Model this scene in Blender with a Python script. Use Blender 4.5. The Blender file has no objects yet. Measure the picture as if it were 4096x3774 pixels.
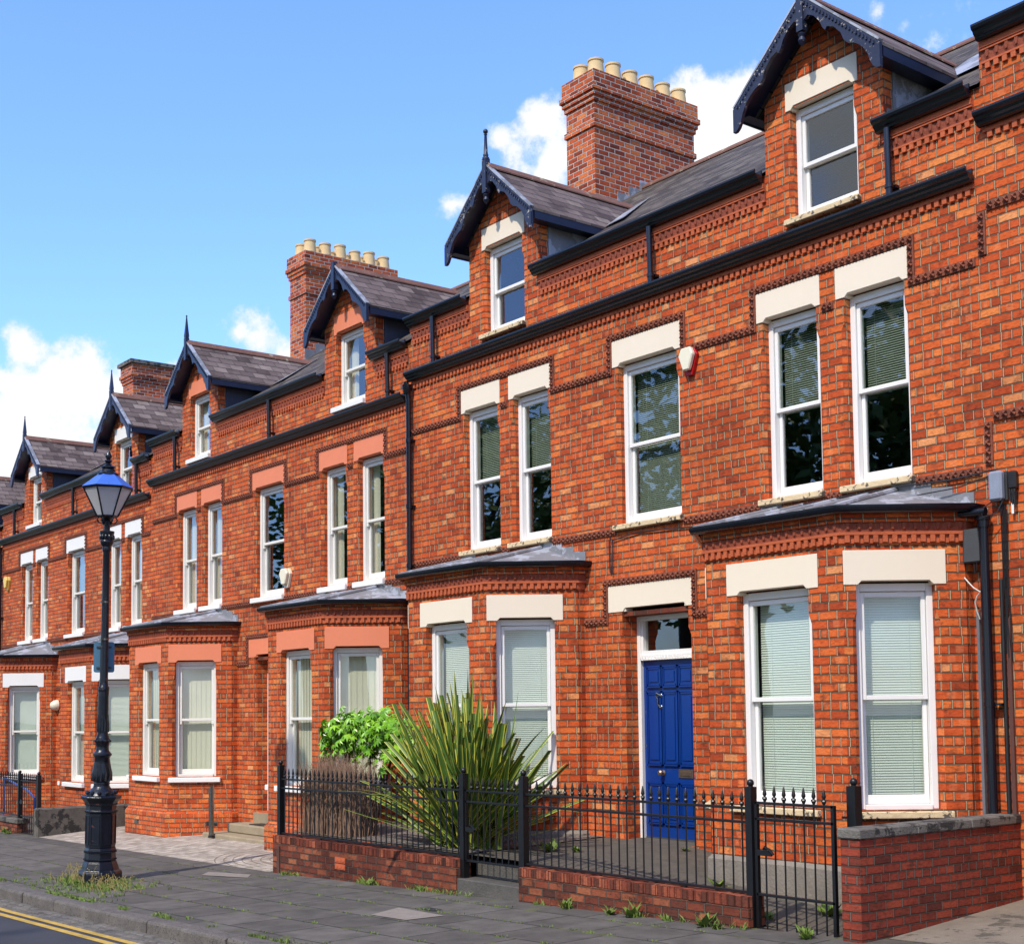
import bpy, math, random
from mathutils import Vector, Matrix
random.seed(7)
R = math.radians
PI = math.pi
GZ = 2.2                      # heights below are measured from eye level; the ground lies about 2.2 m lower
S = bpy.context.scene
COL = S.collection

# ------------------------------------------------------------------ node helpers
class NT:
    def __init__(s, mat):
        s.t = mat.node_tree; s.n = s.t.nodes; s.l = s.t.links
    def new(s, ty, **kw):
        n = s.n.new(ty)
        for k, v in kw.items(): setattr(n, k, v)
        return n
    def put(s, sock, v):
        if v is None: return
        if hasattr(v, 'is_output'): s.l.new(v, sock)
        else:
            if isinstance(v, (tuple, list)) and len(v) == 3 and sock.type == 'RGBA': v = tuple(v) + (1,)
            sock.default_value = v
    def m(s, op, a, b=None, c=None, clamp=False):
        n = s.new('ShaderNodeMath', operation=op, use_clamp=clamp)
        s.put(n.inputs[0], a)
        if b is not None: s.put(n.inputs[1], b)
        if c is not None: s.put(n.inputs[2], c)
        return n.outputs[0]
    def mix(s, f, a, b, mode='MIX'):
        n = s.new('ShaderNodeMix', data_type='RGBA', blend_type=mode)
        s.put(n.inputs[0], f); s.put(n.inputs[6], a); s.put(n.inputs[7], b)
        return n.outputs[2]
    def lerp(s, f, a, b):
        return s.m('ADD', a, s.m('MULTIPLY', f, s.m('SUBTRACT', b, a)))
    def ss(s, x, a, b):
        n = s.new('ShaderNodeMapRange', interpolation_type='SMOOTHSTEP')
        s.put(n.inputs[0], x); s.put(n.inputs[1], a); s.put(n.inputs[2], b)
        return n.outputs[0]
    def noise(s, vec, scale, detail=3, rough=.55, dim='3D'):
        n = s.new('ShaderNodeTexNoise', noise_dimensions=dim)
        if vec is not None: s.put(n.inputs['Vector'], vec)
        s.put(n.inputs['Scale'], scale); s.put(n.inputs['Detail'], detail); s.put(n.inputs['Roughness'], rough)
        return n.outputs[0]
    def ramp(s, f, stops, interp='LINEAR'):
        n = s.new('ShaderNodeValToRGB'); n.color_ramp.interpolation = interp
        e = n.color_ramp.elements
        while len(e) < len(stops): e.new(.5)
        for k, (p, c) in enumerate(stops):
            e[k].position = p; e[k].color = tuple(c) + (1,) if len(c) == 3 else c
        s.put(n.inputs[0], f)
        return n.outputs[0]
    def vec(s, x, y, z):
        n = s.new('ShaderNodeCombineXYZ')
        s.put(n.inputs[0], x); s.put(n.inputs[1], y); s.put(n.inputs[2], z)
        return n.outputs[0]
    def sep(s, v):
        n = s.new('ShaderNodeSeparateXYZ'); s.put(n.inputs[0], v)
        return n.outputs
    def white(s, v):
        n = s.new('ShaderNodeTexWhiteNoise', noise_dimensions='3D'); s.put(n.inputs[0], v)
        return n.outputs
    def uv(s): return s.new('ShaderNodeUVMap').outputs[0]
    def obj(s): return s.new('ShaderNodeTexCoord').outputs['Object']
    def pos(s): return s.new('ShaderNodeNewGeometry').outputs['Position']
    def bump(s, h, dist=.01, strength=1.):
        n = s.new('ShaderNodeBump'); s.put(n.inputs['Height'], h)
        n.inputs['Distance'].default_value = dist; n.inputs['Strength'].default_value = strength
        return n.outputs[0]

def mat(name):
    m = bpy.data.materials.new(name); m.use_nodes = True
    t = NT(m); b = m.node_tree.nodes['Principled BSDF']
    return m, t, b

def simple(name, col, rough=.6, metal=0, var=.12, scale=6, bump=.0, bscale=60, spec=.5, chips=None):
    m, t, b = mat(name)
    p = t.obj()
    n1 = t.noise(p, scale, 4); n2 = t.noise(p, scale*7, 3)
    k = t.m('ADD', t.m('MULTIPLY', t.m('SUBTRACT', n1, .5), var*2.2), t.m('MULTIPLY', t.m('SUBTRACT', n2, .5), var))
    c = t.mix(1, col, t.vec(t.m('ADD', k, 1), t.m('ADD', k, 1), t.m('ADD', k, 1)), 'MULTIPLY')
    if chips:
        ccol, amount, cs = chips
        cn = t.noise(p, cs, 6, .7)
        c = t.mix(t.ss(cn, 1-amount, 1-amount+.05), c, ccol)
    t.put(b.inputs['Base Color'], c)
    b.inputs['Roughness'].default_value = rough; b.inputs['Metallic'].default_value = metal
    b.inputs['Specular IOR Level'].default_value = spec
    if bump: t.put(b.inputs['Normal'], t.bump(t.noise(p, bscale, 4), bump))
    return m

def brick(name, C=.0863, L=.2165, pal=None, mortar=(.42, .32, .2), dirt=.6, joint=.0056, header_every=4, dark=.35, seed=0., header_at=0, bedshade=.82, kiss_=.25, edge_=.8):
    m, t, b = mat(name)
    uv = t.sep(t.uv()); u, v = uv[0], uv[1]
    pos = t.obj()
    wob = t.m('MULTIPLY', t.m('SUBTRACT', t.noise(t.vec(u, v, seed), 3.2, 2), .5), .012)
    v = t.m('ADD', v, wob)
    rv = t.m('DIVIDE', t.m('ADD', v, 40*C*header_every), C)
    row = t.m('FLOOR', rv); fv = t.m('FRACT', rv)
    if header_every < 90:
        hd = t.m('LESS_THAN', t.m('ABSOLUTE', t.m('SUBTRACT', t.m('MODULO', row, header_every), header_at)), .5)
    else: hd = 0.
    ln = t.lerp(hd, L, L*.5)
    par = t.m('MODULO', row, 2)
    rr = t.white(t.vec(row, seed, 3.3))[0]
    off = t.m('ADD', t.m('MULTIPLY', par, .5), t.m('MULTIPLY', rr, .16))
    uu = t.m('ADD', t.m('DIVIDE', t.m('ADD', u, 200), ln), off)
    colm = t.m('FLOOR', uu); fu = t.m('FRACT', uu)
    wn = t.white(t.vec(row, colm, seed)); wn2 = t.white(t.vec(colm, row, seed+7.7))
    du = t.m('MULTIPLY', t.m('MINIMUM', fu, t.m('SUBTRACT', 1, fu)), ln)
    dv = t.m('MULTIPLY', t.m('MINIMUM', fv, t.m('SUBTRACT', 1, fv)), C)
    fine = t.noise(t.vec(u, v, seed), 70, 3)
    d = t.m('ADD', t.m('MINIMUM', du, dv), t.m('MULTIPLY', t.m('SUBTRACT', fine, .5), .005))
    face = t.ss(d, joint-.0012, joint+.0022)
    pal = pal or [(0, (.36, .054, .014)), (.1, (.49, .073, .017)), (.38, (.585, .096, .021)), (.68, (.645, .118, .025)), (.88, (.69, .152, .032)), (.96, (.72, .215, .055)), (1, (.74, .29, .11))]
    base = t.ramp(wn[0], pal)
    # burnt faces, kiss marks and speckle
    rnd = wn2[0]
    st = t.noise(t.vec(t.m('ADD', u, t.m('MULTIPLY', rnd, 9)), v, seed), 9, 5, .68)
    burnt = t.m('MULTIPLY', t.ss(st, .47, .66), t.ss(t.white(t.vec(colm, seed, row))[0], .3, .9))
    base = t.mix(t.m('MULTIPLY', burnt, dark*2), base, (.10, .034, .02))
    k1 = t.m('MULTIPLY', t.ss(fu, .28, .31), t.ss(fu, .66, .63))
    kiss = t.m('MULTIPLY', k1, t.ss(rnd, .7, .74))
    base = t.mix(t.m('MULTIPLY', kiss, kiss_), base, (.72, .27, .12))
    spk = t.noise(t.vec(u, v, seed+2), 95, 2)
    base = t.mix(t.ss(spk, .66, .76), base, (.1, .035, .02))
    # large soft weathering
    big = t.noise(t.vec(u, v, seed+5), .55, 4, .6)
    base = t.mix(t.m('MULTIPLY', t.ss(big, .46, .72), dirt), base, t.mix(1, base, (.55, .47, .43), 'MULTIPLY'))
    mort = t.mix(t.noise(t.vec(u, v, seed), 4, 4), t.mix(1, mortar, (.55, .52, .5), 'MULTIPLY'), t.mix(1, mortar, (1.35, 1.3, 1.25), 'MULTIPLY'))
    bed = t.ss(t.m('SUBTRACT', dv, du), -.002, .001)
    mort = t.mix(t.m('MULTIPLY', t.m('SUBTRACT', 1, bed), bedshade), mort, (.05, .03, .02))  # shadow line under each brick course, painted as darker bed-joint mortar
    mid = t.noise(t.vec(u, t.m('MULTIPLY', v, 1.5), seed+8), 2.6, 5, .7)
    base = t.mix(t.m('MULTIPLY', t.ss(mid, .47, .72), .62), base, t.mix(1, base, (.42, .36, .34), 'MULTIPLY'))
    fl = t.noise(t.vec(t.m('MULTIPLY', u, .6), t.m('MULTIPLY', v, 1.6), seed+4), 34, 4, .7)
    base = t.mix(.85, base, t.mix(1, base, t.ramp(fl, [(.3, (.55, .5, .48)), (.5, (1, 1, 1)), (.72, (1.22, 1.3, 1.35))]), 'MULTIPLY'))
    edge = t.ss(t.m('ADD', d, t.m('MULTIPLY', t.m('SUBTRACT', fl, .5), .012)), joint, joint+.011)
    base = t.mix(t.m('MULTIPLY', t.m('SUBTRACT', 1, edge), edge_), base, t.mix(1, base, (.33, .27, .25), 'MULTIPLY'))
    t.put(b.inputs['Base Color'], t.mix(face, mort, base))
    b.inputs['Roughness'].default_value = .85; b.inputs['Specular IOR Level'].default_value = .25
    h = t.m('ADD', t.m('MULTIPLY', face, .75), t.m('MULTIPLY', t.m('ADD', fine, t.m('MULTIPLY', rnd, .6)), .14))
    t.put(b.inputs['Normal'], t.bump(h, .011))
    return m

def slate(name, row=.2, w=.28, cols=None, lichen=.3):
    m, t, b = mat(name)
    uv = t.sep(t.uv()); u, v = uv[0], uv[1]
    rv = t.m('DIVIDE', t.m('ADD', v, 40), row); rw = t.m('FLOOR', rv); fv = t.m('FRACT', rv)
    uu = t.m('ADD', t.m('DIVIDE', t.m('ADD', u, 200), w), t.m('MULTIPLY', t.m('MODULO', rw, 2), .5))
    cl = t.m('FLOOR', uu); fu = t.m('FRACT', uu)
    wn = t.white(t.vec(rw, cl, 1.))
    base = t.ramp(wn[0], cols or [(0, (.10, .07, .062)), (.4, (.165, .12, .105)), (.8, (.215, .16, .14)), (1, (.29, .225, .19))])
    p = t.obj()
    base = t.mix(t.m('MULTIPLY', t.ss(t.noise(p, 5, 5, .7), .55, .72), lichen), base, (.28, .24, .18))
    base = t.mix(t.m('MULTIPLY', t.ss(t.noise(p, 1.9, 6, .7), .42, .66), .75), base, t.mix(1, base, (.55, .53, .5), 'MULTIPLY'))
    du = t.m('MULTIPLY', t.m('MINIMUM', fu, t.m('SUBTRACT', 1, fu)), w)
    gap = t.m('MULTIPLY', t.ss(du, .001, .005), t.ss(t.m('MULTIPLY', fv, row), .008, .03))
    base = t.mix(gap, (.022, .02, .022), base)
    t.put(b.inputs['Base Color'], base)
    b.inputs['Roughness'].default_value = .7; b.inputs['Specular IOR Level'].default_value = .15
    h = t.m('MULTIPLY', gap, t.m('ADD', t.m('MULTIPLY', t.m('SUBTRACT', 1, fv), .8), t.m('MULTIPLY', wn[0], .35)))
    t.put(b.inputs['Normal'], t.bump(h, .035))
    return m

def paving(name, w, l, cols, joint=.006, moss=.0, rough=.85, offs=.5, bumpd=.01, jcol=(.02, .02, .018), along='x', wet=.0):
    m, t, b = mat(name)
    uv = t.sep(t.pos()); u, v = (uv[0], uv[1]) if along == 'x' else (uv[1], uv[0])
    nz = t.noise(t.vec(u, v, 0.), 1.7, 3)
    v2 = t.m('ADD', v, t.m('MULTIPLY', t.m('SUBTRACT', nz, .5), .03))
    rv = t.m('DIVIDE', t.m('ADD', v2, 100), w); rw = t.m('FLOOR', rv); fv = t.m('FRACT', rv)
    uu = t.m('ADD', t.m('DIVIDE', t.m('ADD', u, 200), l), t.m('ADD', t.m('MULTIPLY', t.m('MODULO', rw, 2), offs), t.m('MULTIPLY', t.white(t.vec(rw, 2., 2.))[0], .35)))
    cl = t.m('FLOOR', uu); fu = t.m('FRACT', uu)
    wn = t.white(t.vec(rw, cl, 4.))
    fine = t.noise(t.vec(u, v, 1.), 140, 3, .7); mid = t.noise(t.vec(u, v, 2.), 3, 5, .65)
    base = t.ramp(wn[0], cols)
    base = t.mix(.75, base, t.mix(1, base, t.ramp(mid, [(.3, (.55, .53, .5)), (.7, (1.35, 1.33, 1.3))]), 'MULTIPLY'))
    base = t.mix(.5, base, t.mix(1, base, t.ramp(fine, [(.35, (.6, .6, .6)), (.65, (1.6, 1.6, 1.6))]), 'MULTIPLY'))
    d = t.m('MINIMUM', t.m('MULTIPLY', t.m('MINIMUM', fu, t.m('SUBTRACT', 1, fu)), l), t.m('MULTIPLY', t.m('MINIMUM', fv, t.m('SUBTRACT', 1, fv)), w))
    d = t.m('ADD', d, t.m('MULTIPLY', t.m('SUBTRACT', t.noise(t.vec(u, v, 9.), 26, 4, .7), .5), joint*1.6))
    face = t.ss(d, joint*.4, joint*1.15)
    jc = jcol
    if moss:
        mk = t.m('MULTIPLY', t.ss(t.noise(t.vec(u, v, 5.), 2.3, 4, .7), .52, .62), moss)
        jc = t.mix(mk, jcol, (.13, .15, .02))
        wide = t.ss(d, joint*.4, joint*3.4)
        base = t.mix(t.m('MULTIPLY', t.m('SUBTRACT', 1, wide), t.m('MULTIPLY', mk, t.ss(fine, .45, .55))), base, (.14, .16, .02))
    t.put(b.inputs['Base Color'], t.mix(face, jc, base))
    b.inputs['Roughness'].default_value = rough; b.inputs['Specular IOR Level'].default_value = .3
    t.put(b.inputs['Normal'], t.bump(t.m('ADD', t.m('MULTIPLY', face, .8), t.m('ADD', t.m('MULTIPLY', fine, .18), t.m('MULTIPLY', wn[0], .2))), bumpd))
    return m

M = {}
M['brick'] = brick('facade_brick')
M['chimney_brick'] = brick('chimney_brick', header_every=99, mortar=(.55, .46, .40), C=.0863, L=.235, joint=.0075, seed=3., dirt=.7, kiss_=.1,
    bedshade=.15,
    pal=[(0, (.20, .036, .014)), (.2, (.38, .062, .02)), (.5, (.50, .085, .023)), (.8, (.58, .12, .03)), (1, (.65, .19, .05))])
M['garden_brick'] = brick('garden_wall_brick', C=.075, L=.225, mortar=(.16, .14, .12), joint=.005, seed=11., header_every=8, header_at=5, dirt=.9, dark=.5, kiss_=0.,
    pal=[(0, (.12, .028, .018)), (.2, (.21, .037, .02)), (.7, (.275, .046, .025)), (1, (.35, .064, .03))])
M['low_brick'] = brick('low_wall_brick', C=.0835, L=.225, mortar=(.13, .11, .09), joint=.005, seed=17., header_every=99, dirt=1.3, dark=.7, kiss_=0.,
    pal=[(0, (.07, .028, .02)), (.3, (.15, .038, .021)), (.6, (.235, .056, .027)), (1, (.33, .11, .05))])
M['soldier_brick'] = brick('brick_on_edge', C=.23, L=.0835, mortar=(.13, .11, .09), joint=.005, seed=19., header_every=99, dirt=1., dark=.5,
    pal=[(0, (.09, .028, .02)), (.3, (.2, .04, .024)), (.6, (.32, .062, .03)), (1, (.42, .11, .06))])
M['frieze'] = simple('sooty_terracotta', (.24, .05, .02), .8, var=.5, scale=4, bump=.004)
M['terracotta'] = simple('terracotta', (.45, .095, .03), .8, var=.4, scale=4, bump=.004)
M['dark_terracotta'] = simple('weathered_terracotta', (.20, .055, .026), .75, var=.6, scale=3, bump=.004)
M['slate'] = slate('roof_slate')
M['old_slate'] = slate('weathered_slate', row=.14, w=.26, cols=[(0, (.06, .048, .04)), (.5, (.11, .088, .072)), (1, (.18, .148, .115))], lichen=.15)
M['ridge'] = simple('ridge_tile', (.17, .075, .05), .85, var=.45, scale=3, bump=.006, chips=((.32, .26, .16), .42, 5))
M['lead'] = simple('lead', (.20, .20, .21), .5, .0, var=.3, scale=2.5, bump=.004, bscale=8, chips=((.36, .37, .41), .5, 2.2))
M['cheek'] = simple('dark_cheek', (.035, .036, .055), .55, var=.4, scale=3)
M['cream'] = simple('cream_paint', (.78, .67, .515), .7, var=.035, scale=2)
M['salmon'] = simple('salmon_paint', (.72, .215, .105), .75, var=.07, scale=2)
M['white_stone'] = simple('white_masonry_paint', (.78, .755, .71), .7, var=.04, scale=3)
M['peeling'] = simple('peeling_cream_paint', (.66, .50, .29), .8, var=.25, scale=8, bump=.006, bscale=30, chips=((.10, .08, .06), .47, 9))
M['white'] = simple('white_joinery', (.79, .765, .72), .42, var=.03, scale=5)
M['old_white'] = simple('old_white_joinery', (.74, .71, .64), .5, var=.06, scale=6, chips=((.4, .37, .31), .3, 16))
M['navy'] = simple('navy_paint', (.014, .018, .042), .42, var=.35, scale=6, chips=((.45, .4, .32), .40, 15))
M['navy_clean'] = simple('navy_gloss', (.012, .017, .042), .35, var=.2, scale=6)
M['slateblue'] = simple('faded_navy_paint', (.035, .043, .085), .5, var=.3, scale=6)
M['black'] = simple('black_iron', (.0055, .0055, .0065), .38, var=.4, scale=12, chips=((.12, .11, .1), .27, 22))
M['gutter_black'] = simple('black_plastic', (.0045, .0055, .011), .25, var=.3, scale=5)
M['lamp_iron'] = simple('lamp_iron', (.006, .008, .015), .28, var=.5, scale=7, bump=.003, bscale=40, chips=((.13, .05, .035), .37, 9))
M['lamp_blue'] = simple('lamp_hood_blue', (.05, .14, .52), .4, var=.15, scale=9, chips=((.03, .03, .05), .34, 14))
M['door_blue'] = simple('door_blue', (.002, .034, .205), .36, var=.12, scale=4)
M['brass'] = simple('tarnished_brass', (.30, .22, .16), .35, .8, var=.3, scale=20)
M['chrome'] = simple('steel', (.22, .22, .21), .22, .95, var=.15, scale=12)
M['concrete'] = simple('concrete', (.21, .18, .145), .9, var=.35, scale=4, bump=.01, bscale=40)
M['dark_concrete'] = simple('grimy_concrete', (.12, .105, .085), .9, var=.55, scale=2.4, bump=.012, bscale=45, chips=((.03, .027, .023), .47, 2.6))
M['coping'] = simple('grimy_coping', (.15, .135, .115), .9, var=.5, scale=5, bump=.012, bscale=60, chips=((.035, .032, .028), .5, 6))
M['step'] = simple('sandstone_step', (.30, .235, .15), .9, var=.25, scale=6, bump=.008, bscale=50)
M['blackstep'] = simple('blackened_step', (.085, .077, .066), .9, var=.5, scale=6, bump=.01, bscale=50)
M['granite'] = simple('granite_kerb', (.135, .115, .098), .85, var=.5, scale=5, bump=.012, bscale=55, chips=((.06, .052, .046), .46, 40))
M['pot'] = simple('buff_clay_pot', (.62, .44, .215), .8, var=.2, scale=5, chips=((.18, .14, .09), .36, 6))
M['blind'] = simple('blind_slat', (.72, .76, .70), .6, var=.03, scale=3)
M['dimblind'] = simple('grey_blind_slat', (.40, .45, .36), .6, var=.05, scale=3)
M['curtain'] = simple('cream_vertical_blind', (.78, .73, .60), .8, var=.04, scale=3)
M['net'] = simple('grey_curtain', (.50, .47, .42), .85, var=.1, scale=3)
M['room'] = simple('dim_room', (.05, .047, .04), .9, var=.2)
M['grey_plastic'] = simple('weathered_grey_plastic', (.235, .265, .33), .55, var=.18, scale=9)
M['dark_plastic'] = simple('dark_grey_plastic', (.04, .042, .045), .55, var=.25, scale=9)
M['brown'] = simple('brown_conduit', (.10, .038, .028), .6, var=.15)
M['grey_pipe'] = simple('grey_conduit', (.14, .145, .16), .5, var=.15)
M['rust'] = simple('rusty_strip', (.09, .035, .022), .8, var=.3)
M['ivory'] = simple('ivory_plastic', (.76, .70, .52), .45, var=.03)
M['yellow_plastic'] = simple('yellow_plastic', (.75, .5, .1), .45, var=.05)
M['red_lens'] = simple('red_lens', (.42, .006, .01), .2, var=.1)
M['signback'] = simple('sign_back', (.06, .155, .24), .5, var=.12)
M['cable'] = simple('black_cable', (.012, .012, .013), .5)
M['white_cable'] = simple('white_cable', (.6, .57, .5), .5)
M['twig'] = simple('brown_twig', (.21, .125, .08), .9, var=.5, scale=9)
M['bark'] = simple('bark', (.07, .055, .04), .9, var=.4, scale=6)
M['treeleaf'] = simple('tree_leaf', (.085, .16, .03), .6, var=.5, scale=1.2)
M['weed'] = simple('weed_green', (.13, .19, .025), .7, var=.55, scale=2.5)
M['dryweed'] = simple('dry_grass', (.28, .21, .07), .8, var=.4, scale=4)
M['moss'] = M['weed']
M['gravel'] = simple('gravel', (.26, .22, .19), .9, var=.5, scale=25, bump=.03, bscale=40, chips=((.06, .05, .04), .5, 45))
M['earth'] = simple('path_concrete', (.095, .08, .06), .92, var=.5, scale=6, bump=.012, bscale=60, chips=((.16, .14, .12), .4, 60))
M['sidepath'] = simple('side_path_concrete', (.215, .178, .135), .92, var=.35, scale=2.5, bump=.01, bscale=70, chips=((.1, .085, .065), .46, 3))
M['parkgrass'] = simple('park_grass', (.06, .1, .025), .9, var=.4, scale=1.5)
M['jointsand'] = simple('joint_sand', (.2, .155, .11), .95, var=.2)
M['jointdirt'] = simple('joint_dirt', (.05, .045, .035), .95, var=.4, scale=9, chips=((.10, .12, .02), .35, 4))
M['settstone'] = simple('sett_stone', (.13, .113, .093), .85, var=.75, scale=5, bump=.01, bscale=60)
M['patch'] = simple('concrete_patch', (.25, .21, .175), .92, var=.25, scale=7, bump=.008, bscale=70)
M['ironcover'] = simple('iron_cover', (.03, .03, .033), .6, var=.3, scale=30)
M['pavement'] = paving('paving_slabs', .62, .92, [(0, (.088, .079, .069)), (.5, (.104, .094, .082)), (1, (.122, .11, .096))], joint=.011, moss=.9, bumpd=.008)
M['setts'] = paving('grey_setts', .115, .16, [(0, (.30, .26, .215)), (.5, (.38, .33, .275)), (1, (.47, .41, .345))], joint=.006, bumpd=.01, jcol=(.22, .175, .13))
M['cobble'] = paving('channel_setts', .13, .24, [(0, (.085, .073, .058)), (.5, (.14, .122, .10)), (1, (.22, .195, .165))], joint=.022, moss=.5, bumpd=.03)
def asphalt():
    m, t, b = mat('asphalt'); p = t.pos()
    f = t.noise(p, 160, 4, .7); g = t.noise(p, 1.2, 4)
    c = t.ramp(f, [(.3, (.022, .023, .028)), (.55, (.05, .05, .058)), (.75, (.11, .108, .11))])
    c = t.mix(.6, c, t.mix(1, c, t.ramp(g, [(.3, (.7, .7, .75)), (.7, (1.25, 1.25, 1.25))]), 'MULTIPLY'))
    t.put(b.inputs['Base Color'], c); b.inputs['Roughness'].default_value = .85
    t.put(b.inputs['Normal'], t.bump(f, .008)); return m
M['asphalt'] = asphalt()
def linepaint():
    m, t, b = mat('yellow_line_paint'); p = t.pos()
    f = t.noise(p, 60, 5, .7); g = t.noise(p, 7, 4, .7)
    c = t.mix(t.ss(f, .6, .7), t.ramp(g, [(.3, (.42, .25, .035)), (.7, (.62, .4, .07))]), (.09, .085, .07))
    t.put(b.inputs['Base Color'], c); b.inputs['Roughness'].default_value = .8; return m
M['yellowline'] = linepaint()
def glass():
    m, t, b = mat('window_glass'); t.n.remove(b)
    out = [n for n in t.n if n.type == 'OUTPUT_MATERIAL'][0]
    tr = t.new('ShaderNodeBsdfTransparent'); tr.inputs[0].default_value = (.86, .90, .85, 1)
    gl = t.new('ShaderNodeBsdfGlossy'); gl.inputs['Roughness'].default_value = .012
    p = t.obj()
    t.put(gl.inputs['Normal'], t.bump(t.noise(p, 1.2, 1), .0012))
    ge = t.new('ShaderNodeNewGeometry'); dt = t.new('ShaderNodeVectorMath', operation='DOT_PRODUCT')
    t.l.new(ge.outputs['Normal'], dt.inputs[0]); t.l.new(ge.outputs['Incoming'], dt.inputs[1])
    cs = t.m('SUBTRACT', 1, t.m('ABSOLUTE', dt.outputs['Value'])); fr = t.m('ADD', .045, t.m('MULTIPLY', .95, t.m('POWER', cs, 5)))
    mx = t.new('ShaderNodeMixShader')
    t.put(mx.inputs[0], t.m('ADD', t.m('MULTIPLY', fr, 2.5), .04, clamp=True))
    t.l.new(tr.outputs[0], mx.inputs[1]); t.l.new(gl.outputs[0], mx.inputs[2]); t.l.new(mx.outputs[0], out.inputs[0])
    return m
M['glass'] = glass()
def frosted():
    m, t, b = mat('lantern_glass'); t.n.remove(b)
    out = [n for n in t.n if n.type == 'OUTPUT_MATERIAL'][0]
    tr = t.new('ShaderNodeBsdfTransparent'); tr.inputs[0].default_value = (.8, .8, .8, 1)
    df = t.new('ShaderNodeBsdfDiffuse'); df.inputs[0].default_value = (.9, .9, .9, 1)
    tl = t.new('ShaderNodeBsdfTranslucent'); tl.inputs[0].default_value = (.92, .92, .92, 1)
    m1 = t.new('ShaderNodeMixShader'); m1.inputs[0].default_value = .5
    m2 = t.new('ShaderNodeMixShader'); m2.inputs[0].default_value = .78
    t.l.new(df.outputs[0], m1.inputs[1]); t.l.new(tl.outputs[0], m1.inputs[2])
    t.l.new(tr.outputs[0], m2.inputs[1]); t.l.new(m1.outputs[0], m2.inputs[2]); t.l.new(m2.outputs[0], out.inputs[0])
    return m
M['lantern'] = frosted()
def leafmat(name, green, edge, sheen=.35):
    m, t, b = mat(name); uv = t.sep(t.uv()); p = t.obj()
    a = t.m('ABSOLUTE', t.m('SUBTRACT', uv[0], .5))
    n = t.noise(p, 3.5, 3); st = t.noise(t.vec(t.m('MULTIPLY', uv[0], 14), t.m('MULTIPLY', uv[1], 1.5), 0.), 3, 2)
    g = t.mix(t.m('MULTIPLY', n, .9), green, t.mix(1, green, (1.6, 1.5, 1.5), 'MULTIPLY'))
    g = t.mix(t.m('MULTIPLY', t.ss(st, .5, .75), .22), g, edge)
    e = t.ss(t.m('ADD', a, t.m('MULTIPLY', t.m('SUBTRACT', n, .5), .14)), .365, .41)
    c = t.mix(e, g, edge)
    dry = t.ss(t.m('ADD', uv[1], t.m('MULTIPLY', t.m('SUBTRACT', t.noise(p, 6, 2), .5), .5)), .97, 1.1)
    c = t.mix(dry, c, (.2, .12, .05))
    t.put(b.inputs['Base Color'], c); b.inputs['Roughness'].default_value = sheen
    b.inputs['Specular IOR Level'].default_value = .3
    return m
M['flax'] = leafmat('flax_leaf', (.055, .115, .018), (.52, .48, .07), .45)
def bright():
    m, t, b = mat('bright_leaf'); p = t.obj()
    c = t.ramp(t.noise(p, 5, 3), [(.3, (.05, .15, .006)), (.5, (.16, .37, .01)), (.7, (.32, .56, .025))])
    t.put(b.inputs['Base Color'], c); b.inputs['Roughness'].default_value = .3; return m
M['bright'] = bright()

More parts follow.
